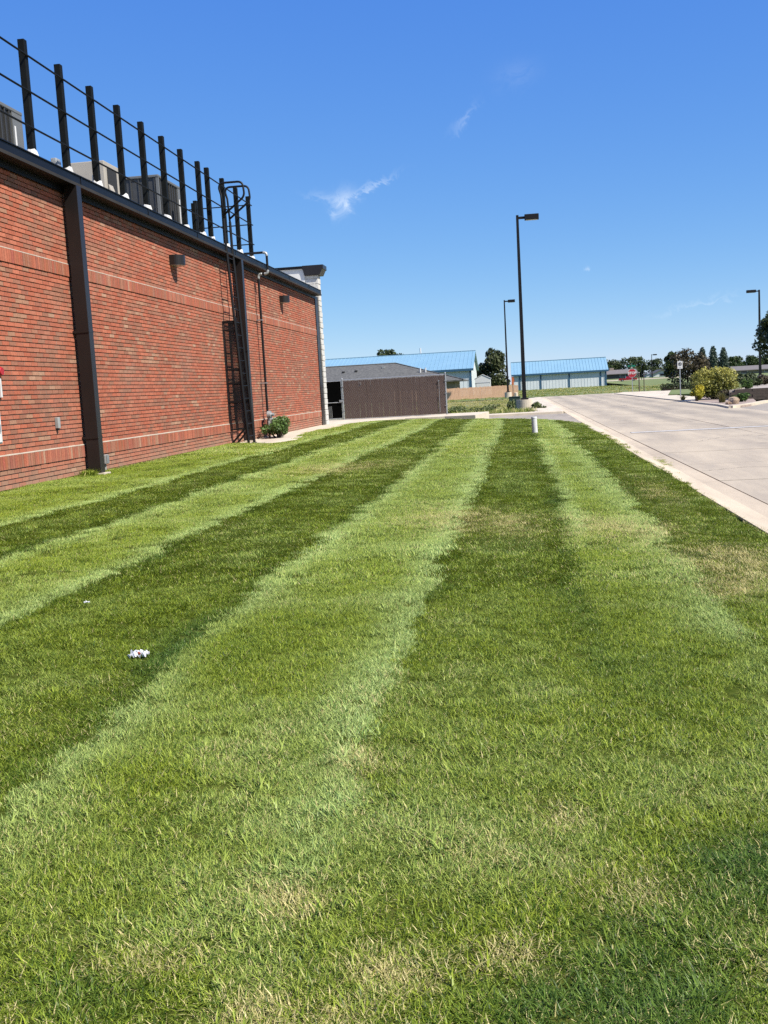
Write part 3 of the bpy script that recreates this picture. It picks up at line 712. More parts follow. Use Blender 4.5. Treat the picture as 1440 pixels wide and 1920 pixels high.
# ------------------------------------------------------------------ rooftop units
def condenser(y, x, w, dpt, h, label, panel=.36, ribs=None):
    """louvred condenser: +X face runs along y, -Y face along x"""
    t = empty('condenser_unit', (x, y, 4.745), label, 'rooftop unit', 'louvred condensers on the roof')
    obj('curb', MB().box(-dpt, 0, 0, w, 0, .12), M['galv'], t)
    obj('coil', MB().box(-dpt+.03, -.03, .03, w-.03, .121, h-.06), M['coil'], t)
    obj('lid', MB().box(-dpt-.01, .01, -.01, w+.01, h-.059, h), M['acgrey'], t, bevel=.012)
    obj('service_panel', MB().box(-.03, 0, w-panel, w, .121, h-.06), M['acgrey'], t)
    obj('corner_post', MB().box(-.06, .002, 0, .06, .1205, h-.0605), M['acgrey'], t)
    obj('nameplate', MB().box(.001, .006, w-panel+.05, w-panel+.10, h*.35, h*.8), M['white'], t)
    obj('sticker', MB().box(.001, .006, w-panel+.17, w-panel+.28, h*.22, h*.36), M['white'], t)
    n = int((w-panel)/.16)
    for i in range(n): 
        yy = .07 + (w-panel-.07)*(i+.5)/n
        obj('louvre', MB().box(-.028, -.004, yy-.012, yy+.012, .125, h-.065), M['acfin'], t)
    m_ = int(dpt/.17)
    for i in range(m_):
        xx = -dpt + dpt*(i+.5)/m_
        obj('louvre', MB().box(xx-.012, xx+.012, .004, .028, .125, h-.065), M['acfin'], t)
    for zz in (.45, .85): obj('louvre_band', MB().box(-dpt+.02, -.062, .001, .0035, zz, zz+.012), M['acfin'], t)
    obj('side_coil', MB().box(-dpt+.02, -.05, .0285, .0295, .13, h-.07), M['acfin'], t)
    return t
condenser(15.3, -8.2, 2.15, 1.0, 1.43, 'grey louvred condenser on the roof at the left edge')
condenser(23.6, -7.95, 1.75, .95, 1.58, 'grey louvred condenser on the roof nearest the ladder')
t = empty('air_handler', (-8.2, 21.0, 4.745), 'tan rooftop air handler behind the screen posts', 'rooftop unit')
obj('cabinet', MB().box(-.72, 0, 0, .85, .15, 1.38), M['tan'], t, bevel=.015)
obj('curb', MB().box(-.70, -.02, .02, .83, 0, .149), M['galv'], t)
obj('intake_recess', MB().box(.001, .006, .14, .66, .25, 1.27), M['rubber'], t)
obj('intake_hood', MB().extr([(.0, .95), (.16, .45), (.16, .40), (0, .40)], 'y', .16, .40), M['tan'], t)
obj('label_plate', MB().box(-.26, -.08, -.006, -.001, .75, 1.1), M['galv'], t)
obj('outlet_hood', MB().extr([(-.001, .62), (-.28, .36), (-.28, .15), (-.001, .15)], 'x', -.62, -.34), M['tan'], t)
obj('knob', MB().tube((-.55, 0, 1.05), (-.55, -.03, 1.05), .04, n=10), M['rubber'], t)
for i, (x, y, h, w_) in enumerate([(-7.55, 20.15, .48, .075), (-7.55, 20.42, .40, .07), (-7.62, 17.35, .60, .085)]):
    t = empty('switch_box', (x, y, 4.745), ['grey switch box on roof between posts, the taller of the pair', 'grey switch box on roof between posts, the shorter of the pair', 'grey switch box on roof beside the second screen post'][i], 'switch box')
    obj('stand', MB().tube((0, 0, 0), (0, 0, h*.45), .022, n=8), M['galv'], t)
    obj('box', MB().box(-.05, .05, -w_, w_, h*.45, h), M['silver'], t, bevel=.012); obj('cover', MB().box(.051, .062, -w_*.85, w_*.85, h*.5, h*.93), M['galv'], t)

# ------------------------------------------------------------------ chain-link fence with brown slats, dark gate
FY = 42.5
t = empty('chain_link_fence', (-5, FY, .026), 'chain-link fence filled with dark brown privacy slats behind the lawn', 'fence')
FX0, FX1 = -7.15+5, -2.88+5
for x in (FX0, FX1):
    p = obj('post', MB().tube((x, 0, -.1), (x, 0, 1.68), .032, n=10), M['galv'], t)
    obj('post_cap', MB().tube((x, 0, 1.68), (x, 0, 1.72), .036, .012, n=10), M['galv'], p)
    for zz in (.35, .85, 1.35): obj('band', MB().box(x-.045, x+.045, -.045, .04, zz, zz+.03), M['galv'], p)
obj('top_rail', MB().tube((FX0, 0, 1.625), (FX1, 0, 1.625), .022, n=8), M['galv'], t)
w = MB(); x = FX0+.05
while x < FX1-.06:
    dx = random.uniform(-.004, .004); w.box(x+dx, x+.080+dx, -.012+random.uniform(-.004, .004), -.004, .03, 1.585+random.uniform(-.01, .01)); x += .081
o = obj('slats', w, M['slat'], t, fix=False); o['kind'] = 'stuff'
w = MB(); H0, H1 = .02, 1.62; st = .085
for s in (-1, 1):
    x = FX0 - 2.0
    while x < FX1 + 2.0:
        # slope: one metre across for 1.75 up
        ax, az = x, H0; bx_, bz = x + s*(H1-H0)/1.55, H1
        if ax > bx_: lo, hi = (bx_, bz), (ax, az)
        else: lo, hi = (ax, az), (bx_, bz)
        if hi[0] > FX0 and lo[0] < FX1:
            def at(xx): q = (xx-lo[0])/(hi[0]-lo[0]); return (xx, lo[1]+(hi[1]-lo[1])*q)
            if lo[0] < FX0: lo2 = at(FX0)
            else: lo2 = lo
            hi2 = at(FX1) if hi[0] > FX1 else hi
            w.tube((lo2[0], -.022-.004*s, lo2[1]), (hi2[0], -.022-.004*s, hi2[1]), (.0042 if s > 0 else .0014), n=4, caps=False)
        x += st
o = obj('chain_mesh', w, M['wire'], t, fix=False); o['kind'] = 'stuff'
for px_, z0_, z1_ in [(1.85, .10, 1.38)]:
    obj('drop_rod', MB().tube((px_, -.05, z0_), (px_, -.05, z1_), .010, n=6), M['galv'], t)
    obj('rod_knob', MB().tube((px_, -.07, z1_), (px_, -.03, z1_), .03, n=8), M['galv'], t)
obj('wire_tie', MB().path([(FX0+.70, -.04, 1.45), (FX0+.76, -.05, 1.50), (FX0+.80, -.04, 1.42), (FX0+.74, -.05, 1.38)], .008, n=5), M['galv'], t)
t = empty('enclosure_gate', (-8.0, FY, .026), 'dark gate with black infill between white corner pier and brown fence', 'gate')
obj('frame', MB().path([(-.9, 0, .06), (.80, 0, .06), (.80, 0, 1.60), (-.9, 0, 1.60), (-.9, 0, .06)], .022, n=8), M['galv'], t)
obj('infill', MB().box(-.88, .78, .005, .02, .07, 1.59), M['slatblk'], t)  # one solid panel in flat black
obj('mid_rail', MB().tube((-.9, -.01, .72), (.80, -.01, .72), .016, n=6), M['silver'], t)
obj('latch', MB().box(.70, .86, -.06, -.02, .74, .82), M['galv'], t)
for i in range(6): obj('bar', MB().tube((.12+i*.05, -.02, .10), (.10+i*.05, -.02, .58), .006, n=5), M['pvcgrey'], t)

# ------------------------------------------------------------------ white marker post and litter on the lawn
zz = float(zl(.42))
t = empty('marker_post', (.42, 27.2, zz), 'short white pipe marker post standing in the lawn', 'marker post')
t.rotation_euler = (0, R(-2), 0)
obj('pipe', MB().tube((0, 0, -.1), (0, 0, .40), .072, n=20), M['white'], t, smooth=False)
obj('cap', MB().tube((0, 0, .4005), (0, 0, .435), .079, .074, n=20), M['white'], t)
def crumple(name, loc, size, label, red=False, seed=1):
    rg = np.random.default_rng(seed); n = 13; vs = []; fs = []
    h = rg.normal(0, 1, (n, n))
    for _ in range(1): h = (h + np.roll(h, 1, 0) + np.roll(h, 1, 1))/2
    for i in range(n):
        for j in range(n):
            a, b = i/(n-1)-.5, j/(n-1)-.5
            vs.append((a*size*1.15+rg.normal(0, size*.02), b*size*.75+rg.normal(0, size*.02), size*(.10 + .10*h[i, j] + .18*(1-4*a*a)*(1-4*b*b)*abs(math.sin(5*a+2)))))
    for i in range(n-1):
        for j in range(n-1):
            if rg.random() > .08 or (2 < i < n-4): fs.append((i*n+j, (i+1)*n+j, (i+1)*n+j+1, i*n+j+1))
    t = empty(name, loc, label, 'litter')
    o = obj('sheet', MB().add(vs, fs), M['paper'], t, fix=False)
    sm = o.modifiers.new('thick', 'SOLIDIFY'); sm.thickness = .0015
    if red:
        vs2 = [(size*(.18+.10*math.cos(a)+rg.normal(0, .015)), -size*(.34+.06*math.sin(a)), size*(.22+.13*math.sin(a))) for a in np.linspace(0, 6.28, 9)[:-1]]
        o2 = obj('red_scrap', MB().add(vs2+[(size*.18, -size*.42, size*.24)], [(i, (i+1) % 8, 8) for i in range(8)]), M['litred'], t)
    return t
crumple('crumpled_wrapper', (-1.90, 4.78, float(zl(-1.9))+.012), .078, 'crumpled white wrapper with a red scrap lying in the grass', True, 3)
crumple('paper_scrap', (-2.68, 5.98, float(zl(-2.7))+.02), .03, 'tiny white paper scrap lying farther off in the grass', False, 5)

# ------------------------------------------------------------------ street lamps
def lamp_post(loc, h, label, arm=1, base_h=.6, base_r=.36, head=(.72, .36, .19), pole=.10, name='street_lamp'):
    t = empty(name, loc, label, 'street lamp', 'box-head area lamps')
    if base_h: 
        obj('footing', MB().tube((0, 0, -.1), (0, 0, base_h), base_r, n=24), M['walk'], t)
        obj('base_cover', MB().box(-.19, .19, -.19, .19, base_h+.001, base_h+.09), M['black'], t, bevel=.02)
    mb = MB(); w0, w1 = pole, pole*.62; z0 = base_h+.05
    mb.add([(-w0, -w0, z0), (w0, -w0, z0), (w0, w0, z0), (-w0, w0, z0), (-w1, -w1, h), (w1, -w1, h), (w1, w1, h), (-w1, w1, h)], [(0,3,2,1),(4,5,6,7),(0,1,5,4),(1,2,6,5),(2,3,7,6),(3,0,4,7)])
    obj('pole', mb, M['black'], t)
    ax = arm
    obj('arm', MB().box(*(sorted((ax*w1, ax*.36))), -.05, .05, h-.20, h-.08), M['black'], t)
    hd = obj('lamp_head', MB().box(*(sorted((ax*.36, ax*(.36+head[0])))), -head[1]/2, head[1]/2, h-.27, h-.27+head[2]+.08), M['black'], t, bevel=.02)
    obj('lens', MB().box(*(sorted((ax*.43, ax*(.29+head[0])))), -head[1]/2+.05, head[1]/2-.05, h-.282, h-.271), M['lens'], hd)
    return t
lamp_post((.36, 54.5, ZR-.03), 9.88, 'tall black street lamp on concrete footing, nearest of the lamps', 1, base_h=.55, base_r=.42, pole=.105)
t = empty('utility_pedestal', (-.15, 56.2, -.33), 'dark green utility pedestal behind the nearest lamp footing', 'utility box')
obj('case', MB().box(-.30, .30, -.25, .25, 0, .72), M['pedgreen'], t, bevel=.03); obj('lid', MB().box(-.32, .32, -.27, .27, .721, .77), M['pedgreen'], t, bevel=.02); obj('plinth', MB().box(-.4, .4, -.35, .35, -.02, .08), M['walk'], t)
lamp_post((-.93, 108, ZR-.03), 9.9, 'black street lamp rising in front of the wooden fence', 1, base_h=.55, base_r=.36)
lamp_post((27.2, 122, .245), 9.75, 'black street lamp near the right edge above the planting bed', -1, base_h=.3, base_r=.3, head=(1.0, .4, .22), pole=.13)
lamp_post((33.3, 265, .62), 5.8, 'slender far street lamp over the distant tree line', 1, base_h=0, head=(.9, .4, .2), pole=.10)
lamp_post((26.7, 230, .38), 3.4, 'short far street lamp in front of the dark trees', 1, base_h=0, head=(.5, .25, .12), pole=.07)

# ------------------------------------------------------------------ signs and posts
def text_mesh(s, size, m, parent, loc, rot, name='lettering'):
    c = bpy.data.curves.new(name, 'FONT'); c.body = s; c.size = size; c.align_x = 'CENTER'; c.align_y = 'CENTER'; c.extrude = .004; c.offset = size*.035
    tmp = bpy.data.objects.new(name, c); me = bpy.data.meshes.new_from_object(tmp); bpy.data.objects.remove(tmp); me.materials.clear(); me.materials.append(m); o = link(bpy.data.objects.new(name, me), parent); o.location = loc; o.rotation_euler = rot; return o
t = empty('stop_sign', (10.16, 94.6, ZR), 'red octagonal stop sign with green street blades at the corner', 'road sign')
oc = [(.40*math.cos(math.pi/8+i*math.pi/4), .40*math.sin(math.pi/8+i*math.pi/4)) for i in range(8)]
obj('post', MB().box(-.03, .03, .0, .05, -.1, 2.25), M['galv'], t)
def octa(s, y0, y1): return MB().add([(x*s, y0, 1.72+z*s) for x, z in oc]+[(x*s, y1, 1.72+z*s) for x, z in oc], [tuple(range(8)), tuple(range(15, 7, -1))]+[(i, (i+1) % 8, 8+(i+1) % 8, 8+i) for i in range(8)])
pl = obj('plate', octa(1.0, -.012, -.001), M['white'], t)
obj('face', octa(.94, -.018, -.0125), M['signred'], pl)
text_mesh('STOP', .30, M['white'], pl, (0, -.0235, 1.715), (R(90), 0, 0))
obj('street_blade', MB().box(-.36, .30, -.008, .008, 2.26, 2.42), M['signgreen'], t); obj('street_blade', MB().box(-.01, .01, -.3, .35, 2.43, 2.58), M['signgreen'], t)
obj('blade_bracket', MB().box(-.03, .03, -.02, .02, 2.1505, 2.2595), M['white'], t)
t = empty('no_parking_sign', (9.93, 65.7, ZR+.05), 'white parking sign with black ring on grey post by the planting', 'road sign')
obj('post', MB().box(-.03, .03, 0, .05, -.1, 2.18), M['galv'], t)
pl = obj('plate', MB().box(-.155, .155, -.012, -.001, 1.66, 2.12), M['white'], t, bevel=.004)
ring = MB()
for i in range(20):
    a0, a1 = 2*math.pi*i/20, 2*math.pi*(i+1)/20
    ring.add([(.11*math.cos(a0), -.0145, 1.94+.11*math.sin(a0)), (.11*math.cos(a1), -.0145, 1.94+.11*math.sin(a1)), (.075*math.cos(a1), -.0145, 1.94+.075*math.sin(a1)), (.075*math.cos(a0), -.0145, 1.94+.075*math.sin(a0))], [(0, 1, 2, 3)])
obj('ring', ring, M['signblk'], pl); a = .7
obj('slash', MB().add([(-.085, -.0152, 2.01), (-.065, -.0152, 2.03), (.085, -.0152, 1.87), (.065, -.0152, 1.85)], [(0, 1, 2, 3)]), M['signblk'], pl)
obj('letter_p', MB().box(-.045, -.02, -.0158, -.0155, 1.88, 2.0).box(-.02, .03, -.0158, -.0155, 1.975, 2.0).box(.02, .04, -.0158, -.0155, 1.94, 1.975).box(-.02, .03, -.0158, -.0155, 1.925, 1.94), M['signblk'], pl)
obj('arrow_bar', MB().box(-.06, .06, -.0148, -.0142, 1.73, 1.76), M['pvcgrey'], pl)
for i, (x, y) in enumerate([(11.0, 96.8), (11.75, 99.5)]):
    t = empty('wooden_post', (x, y, -.27), ['slim weathered post right of the stop sign', 'thinner weathered post farther right of the stop sign'][i], 'post', 'posts by the corner')
    obj('shaft', MB().tube((0, 0, -.1), (0, 0, 1.75-.1*i), .055-.015*i, n=8), M['bark'], t); obj('cap', MB().tube((0, 0, 1.75-.1*i), (0, 0, 1.80-.1*i), .06-.015*i, .03, n=8), M['pvcgrey'], t)
t = empty('orange_marker', (-.40, 105.5, ZR), 'orange marker panel on a thin post before the wooden fence', 'road sign')
obj('panel', MB().box(-.11, .11, -.01, .01, 1.25, 2.05), M['orange'], t); obj('post', MB().tube((0, .03, 0), (0, .03, 1.9), .03, n=6), M['signblk'], t); obj('flag', MB().add([(-.12, -.02, 2.05), (.13, -.03, 2.0), (.20, .05, 1.6), (-.10, .0, 1.65)], [(0, 1, 2, 3)]), M['orange'], t)
t = empty('concrete_stub', (-.12, 107.2, ZR), 'low white concrete stub beside the second lamp footing', 'bollard')
obj('stub', MB().tube((0, 0, -.1), (0, 0, .42), .17, n=14), M['walk'], t); obj('top', MB().tube((0, 0, .42), (0, 0, .46), .17, .13, n=14), M['walk'], t)

# ------------------------------------------------------------------ wooden fence
t = empty('wooden_fence', (-6, 112, -.30), 'low brown picket-board fence in front of the pale sheds', 'fence')
w = MB(); x = -7.5
while x < 6.02:
    hh = 1.27+random.uniform(-.03, .03); w.box(x, x+.135, -.012+random.uniform(-.006, .006), .012, .04, hh); x += .145
o = obj('boards', w, M['wood'], t, fix=False); o['kind'] = 'stuff'
for x in np.arange(-7.5, 6.1, 2.4): obj('post', MB().box(x-.05, x+.05, .013, .11, 0, 1.32), M['wood'], t)
for zz in (.3, 1.05): obj('rail', MB().box(-7.5, 6.0, .0125, .05, zz, zz+.09), M['wood'], t)

# ------------------------------------------------------------------ sheds, houses
def shed(name, x0, x1, y0, y1, zb, ze, zr, label, bays, lean=.0, oh=.42):
    t = empty(name, ((x0+x1)/2, y0, zb), label, 'shed'); cx, cy = (x0+x1)/2, y0
    X0, X1, D, E_, RZ = x0-cx, x1-cx, y1-y0, ze-zb, zr-zb
    wl_ = MB().box(X0, X1, 0, D, 0, E_); wl_.add([(X0+.002, 0, E_), (X0+.002, D, E_), (X0+.002, D/2, RZ-.15), (X1-.002, 0, E_), (X1-.002, D, E_), (X1-.002, D/2, RZ-.15)], [(0, 1, 2), (3, 5, 4)])
    wa = obj('wall', wl_, M['shedwall'], t)
    rib = MB(); k = X0+.3
    while k < X1: rib.box(k-.02, k+.02, -.03, -.001, 0, E_-.05); k += .6
    k = .4
    while k < D: rib.box(X1+.001, X1+.03, k-.02, k+.02, 0, E_-.05); k += .6
    o = obj('siding_ribs', rib, M['shedwall'], wa, fix=False); o['kind'] = 'stuff'
    sl = (RZ-E_)/(D/2)
    rf = obj('roof', MB().add([(X0-.4, -oh, E_-oh*sl), (X1+.4, -oh, E_-oh*sl), (X1+.4, D/2, RZ), (X0-.4, D/2, RZ), (X1+.4, D+oh, E_-oh*sl), (X0-.4, D+oh, E_-oh*sl)] + [(X0-.4, -oh, E_-oh*sl-.10), (X1+.4, -oh, E_-oh*sl-.10), (X1+.4, D/2, RZ-.10), (X0-.4, D/2, RZ-.10), (X1+.4, D+oh, E_-oh*sl-.10), (X0-.4, D+oh, E_-oh*sl-.10)],
        [(0, 1, 2, 3), (3, 2, 4, 5), (6, 9, 8, 7), (9, 11, 10, 8), (0, 6, 7, 1), (5, 4, 10, 11), (1, 7, 8, 2), (2, 8, 10, 4), (0, 3, 9, 6), (3, 5, 11, 9)]), M['blueroof'], t)
    rb = MB(); k = X0-.4
    while k < X1+.4:
        rb.add([(k-.03, -oh, E_-oh*sl+.001), (k+.03, -oh, E_-oh*sl+.001), (k+.03, D/2, RZ+.001), (k-.03, D/2, RZ+.001), (k, -oh, E_-oh*sl+.06), (k, D/2, RZ+.06)], [(0, 4, 5, 3), (4, 1, 2, 5), (0, 1, 4)]); k += .6
    o = obj('roof_ribs', rb, M['blueroof'], rf, fix=False); o['kind'] = 'stuff'
    obj('fascia', MB().box(X0-.4, X1+.4, -oh-.04, -oh-.002, E_-oh*sl-.34, E_-oh*sl-.02), M['bluetrim'], t)
    for bx_ in bays: obj('post', MB().box(bx_-cx-.13, bx_-cx+.13, -.12, -.035, 0, E_-.2), M['bluetrim'], t)
    obj('ridge_cap', MB().box(X0-.4, X1+.4, D/2-.15, D/2+.15, RZ+.0, RZ+.08), M['blueroof'], t)
    return t
s1 = shed('metal_shed', -48, -6.45, 150, 171, -.4, 3.75, 6.45, 'long pale metal shed with blue roof behind the grey house', [-6.5, -14, -22, -30])
s2 = shed('metal_shed', -.6, 17.0, 203, 213, -.3, 3.0, 5.25, 'pale metal shed with blue roof and dark posts beyond the road', [.6, 4.6, 10.0, 15.9, 16.9])
obj('vent_pipe', MB().tube((12.6, 12, 5.2), (12.6, 12, 7.8), .12, n=8), M['white'], s1)
# grey hip-roofed house before the long shed
t = empty('hip_roof_house', (-18, 125, -.35), 'house with grey shingle hip roof seen over the brown fence', 'house')
obj('wall', MB().box(-16, 10.6, .9, 12, 0, 2.15), M['stucco'], t)
obj('roof', MB().add([(-18, 0, 2.25), (11.7, 0, 2.30), (11.7, 13, 2.30), (-18, 13, 2.25), (-12, 6.5, 4.85), (2.9, 6.5, 4.85), (-18, 0, 2.12), (11.7, 0, 2.14), (11.7, 13, 2.14), (-18, 13, 2.12)],
    [(0, 1, 5, 4), (1, 2, 5), (2, 3, 4, 5), (3, 0, 4), (0, 6, 7, 1), (1, 7, 8, 2), (2, 8, 9, 3), (3, 9, 6, 0), (6, 9, 8, 7)]), M['shingle'], t)
obj('ridge_cap', MB().path([(-12, 6.5, 4.87), (2.9, 6.5, 4.87)], .09, n=6).path([(2.9, 6.5, 4.87), (11.7, 0, 2.32)], .08, n=6), M['shingle'], t)
for x, y, z in [(-3.5, 4.4, 3.95), (-1.9, 4.5, 4.0), (1.5, 5.2, 4.3), (-6.2, 5.5, 4.4)]: obj('roof_vent', MB().box(x-.16, x+.16, y-.2, y+.2, z-.02, z+.22), M['rubber' if x < 0 else 'pvcgrey'], t)
for x in (6.3, 6.95): obj('vent_pipe', MB().tube((x, 3.0, 3.2), (x, 3.0, 4.0), .09, n=8), M['white'], t)
t = empty('garden_shed', (-4.45, 138, -.35), 'small white gabled garden shed beside the long shed', 'shed')
obj('wall', MB().add([(-1.0, 0, 0), (1.0, 0, 0), (1.0, 2.6, 0), (-1.0, 2.6, 0), (-1.0, 0, 2.35), (1.0, 0, 2.35), (1.0, 2.6, 2.35), (-1.0, 2.6, 2.35), (0, 0, 2.85), (0, 2.6, 2.85)], [(0, 1, 5, 8, 4), (1, 2, 6, 5), (2, 3, 7, 9, 6), (3, 0, 4, 7), (0, 3, 2, 1)]), M['white'], t)
obj('roof', MB().add([(-1.1, -.06, 2.32), (0, -.06, 2.87), (1.1, -.06, 2.32), (-1.1, 2.7, 2.32), (0, 2.7, 2.87), (1.1, 2.7, 2.32), (-1.1, -.06, 2.37), (0, -.06, 2.93), (1.1, -.06, 2.37), (-1.1, 2.7, 2.37), (0, 2.7, 2.93), (1.1, 2.7, 2.37)], [(6, 7, 10, 9), (7, 8, 11, 10), (0, 3, 4, 1), (1, 4, 5, 2), (0, 1, 7, 6), (1, 2, 8, 7), (3, 9, 10, 4), (4, 10, 11, 5), (0, 6, 9, 3), (2, 5, 11, 8)]), M['white'], t)
obj('door', MB().box(-.85, .85, -.03, -.003, .05, 1.75), M['white'], t); obj('lintel', MB().box(-.95, .95, -.045, -.003, 1.77, 1.83), M['galv'], t)
def house(name, loc, w, dp, he, hr, mw, mr, label, gable_front=False, wins=()):
    t = empty(name, loc, label, 'house')
    obj('wall', MB().box(-w/2, w/2, 0, dp, 0, he), mw, t)
    if gable_front:
        obj('gable', MB().add([(-w/2, .01, he), (w/2, .01, he), (0, .01, hr), (-w/2, dp, he), (w/2, dp, he), (0, dp, hr)], [(0, 1, 2), (3, 5, 4)]), mw, t)
        obj('roof', MB().add([(-w/2-.5, -.5, he-.2), (0, -.5, hr+.06), (w/2+.5, -.5, he-.2), (-w/2-.5, dp+.5, he-.2), (0, dp+.5, hr+.06), (w/2+.5, dp+.5, he-.2), (-w/2-.5, -.5, he-.32), (0, -.5, hr-.06), (w/2+.5, -.5, he-.32)], [(0, 1, 4, 3), (1, 2, 5, 4), (0, 6, 7, 1), (1, 7, 8, 2)]), mr, t)
    else:
        obj('roof', MB().add([(-w/2-.5, -.5, he-.05), (w/2+.5, -.5, he-.05), (w/2+.5, dp+.5, he-.05), (-w/2-.5, dp+.5, he-.05), (-w/2-.5, dp/2, hr), (w/2+.5, dp/2, hr), (-w/2-.5, -.5, he-.2), (w/2+.5, -.5, he-.2)], [(0, 1, 5, 4), (2, 3, 4, 5), (0, 4, 3), (1, 2, 5), (0, 6, 7, 1)]), mr, t)
    for x, z, ww, hh in wins:
        f = obj('window', MB().box(x-ww/2-.08, x+ww/2+.08, -.05, -.003, z-.08, z+hh+.08), M['white'], t); obj('pane', MB().box(x-ww/2, x+ww/2, -.06, -.051, z, z+hh), M['glass'], f)
    return t
h_ = house('low_house', (27.6, 300, .8), 11.5, 9, 1.5, 2.6, M['housedk'], M['houserf'], 'low grey house with taupe roof far behind the stop sign', wins=[(-3, .5, 1.2, .7), (2, .5, 1.4, .7)])
obj('chimney', MB().box(-1.2, .0, 4.2, 5.2, 2.2, 3.2), M['stucco'], h_)
h2 = house('gabled_house', (39.0, 290, .7), 4.6, 10, 1.0, 2.0, M['white'], M['housedk'], 'white gabled house with dark roof left of the purple-leaved tree', True, wins=[(0, .3, 1.0, .6)])
obj('annexe', MB().box(-4.0, -2.31, 1.0, 8, 0, .95), M['white'], h2); obj('annexe_roof', MB().add([(-4.3, .6, .92), (-2.0, .6, 1.55), (-2.0, 8.4, 1.55), (-4.3, 8.4, .92), (-4.3, .6, 1.0), (-2.0, .6, 1.63), (-2.0, 8.4, 1.63), (-4.3, 8.4, 1.0)], [(4, 5, 6, 7), (0, 3, 2, 1), (0, 1, 5, 4), (2, 3, 7, 6), (1, 2, 6, 5), (3, 0, 4, 7)]), M['housedk'], h2)
house('low_house', (56, 235, .45), 20, 10, .9, 1.75, M['stucco'], M['houserf'], 'long low house with taupe roof behind the right-hand lamp', wins=[(-7, .2, 1.3, .5), (-2, .2, 1.3, .5), (4, .2, 1.3, .5)])
PICK = True
# red pickup far behind the stop sign
t = empty('red_pickup', (23.0, 222, .30), 'dark red pickup parked low behind the stop sign', 'pickup truck')
t.scale = (.72, .72, .6)
obj('body', MB().extr([(-2.6, .45), (2.6, .45), (2.6, .98), (1.3, 1.05), (-2.6, 1.05)], 'x', -.0, 1.8) if False else MB().add([(-2.6, 0, .4), (2.6, 0, .4), (2.6, 0, .95), (1.3, 0, 1.05), (-2.6, 0, 1.05), (-2.6, 1.8, .4), (2.6, 1.8, .4), (2.6, 1.8, .95), (1.3, 1.8, 1.05), (-2.6, 1.8, 1.05)], [(0, 1, 2, 3, 4), (5, 9, 8, 7, 6), (0, 5, 6, 1), (1, 6, 7, 2), (2, 7, 8, 3), (3, 8, 9, 4), (4, 9, 5, 0)]), M['carred'], t)
obj('cab', MB().add([(-.6, .1, 1.051), (1.5, .1, 1.051), (.9, .2, 1.65), (-.5, .2, 1.65), (-.6, 1.7, 1.051), (1.5, 1.7, 1.051), (.9, 1.6, 1.65), (-.5, 1.6, 1.65)], [(0, 1, 2, 3), (4, 7, 6, 5), (1, 5, 6, 2), (0, 3, 7, 4), (3, 2, 6, 7)]), M['carred'], t)
obj('side_window', MB().add([(-.4, .115, 1.12), (1.15, .115, 1.12), (.75, .185, 1.56), (-.4, .185, 1.56)], [(0, 1, 2, 3)]), M['glass'], t)
for x in (-1.6, 1.6):
    for y in (.0, 1.62): 
        wv = obj('wheel', MB().tube((x, y-.02, .36), (x, y+.2, .36), .36, n=16), M['rubber'], t); obj('rim', MB().tube((x, y-.03, .36), (x, y-.021, .36), .2, n=12), M['galv'], wv)

# ------------------------------------------------------------------ foliage
def leaves(centres, radii, n, size, seed, flat=0.0, shell=.55, up=0.2, squash=1.0, rnd_up=0.0):
    """many small leaf quads spread through ellipsoid lobes; returns (verts, faces, rnd per vertex)"""
    g = np.random.default_rng(seed); centres = np.array(centres, float); radii = np.array(radii, float)
    if radii.ndim == 1: radii = np.stack([radii, radii, radii*squash], 1)
    w = radii.prod(1)**(2/3); k = g.choice(len(centres), n, p=w/w.sum())
    v = g.normal(size=(n, 3)); v /= np.linalg.norm(v, axis=1)[:, None]
    rad = shell + (1-shell)*g.random(n)**.6; rad *= 1 + .10*np.sin(v[:, 0]*7+k)*np.cos(v[:, 2]*6+k*2)
    p = centres[k] + v*radii[k]*rad[:, None]
    nrm = v*.6 + g.normal(size=(n, 3))*.75 + np.array([0, 0, up]); nrm /= np.linalg.norm(nrm, axis=1)[:, None]
    a = np.cross(nrm, g.normal(size=(n, 3))); a /= np.linalg.norm(a, axis=1)[:, None]; b = np.cross(nrm, a)
    s = size*(.55+.9*g.random(n))[:, None]
    q = np.stack([p-a*s, p-b*s*.45+a*s*.1, p+a*s, p+b*s*.45-a*s*.1], 1).reshape(-1, 3)
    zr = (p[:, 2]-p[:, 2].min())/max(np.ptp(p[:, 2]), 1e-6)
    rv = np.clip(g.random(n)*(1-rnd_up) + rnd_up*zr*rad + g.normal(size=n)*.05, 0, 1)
    return q, np.arange(4*n).reshape(-1, 4), np.repeat(rv, 4)
def leaf_obj(name, data, m, parent):
    q, f, rv = data; me = bpy.data.meshes.new(name); me.from_pydata(q.tolist(), [], f.tolist()); me.update(); me.materials.append(m)
    attr(me, 'rnd', rv); return link(bpy.data.objects.new(name, me), parent)
def limbs(h, r, lobes, seed):
    g = random.Random(seed); mb = MB()
    mb.path([(0, 0, -.1), (g.uniform(-.05, .05)*h*.2, g.uniform(-.05, .05)*h*.2, h*.3), (0, 0, h*.62)], [r*1.3, r, r*.5], n=8)
    for c in lobes[:7]:
        z0 = h*g.uniform(.22, .45); mb.path([(0, 0, z0), (c[0]*.5, c[1]*.5, (z0+c[2])/2), (c[0]*.9, c[1]*.9, c[2])], [r*.5, r*.32, r*.1], n=6)
    return mb
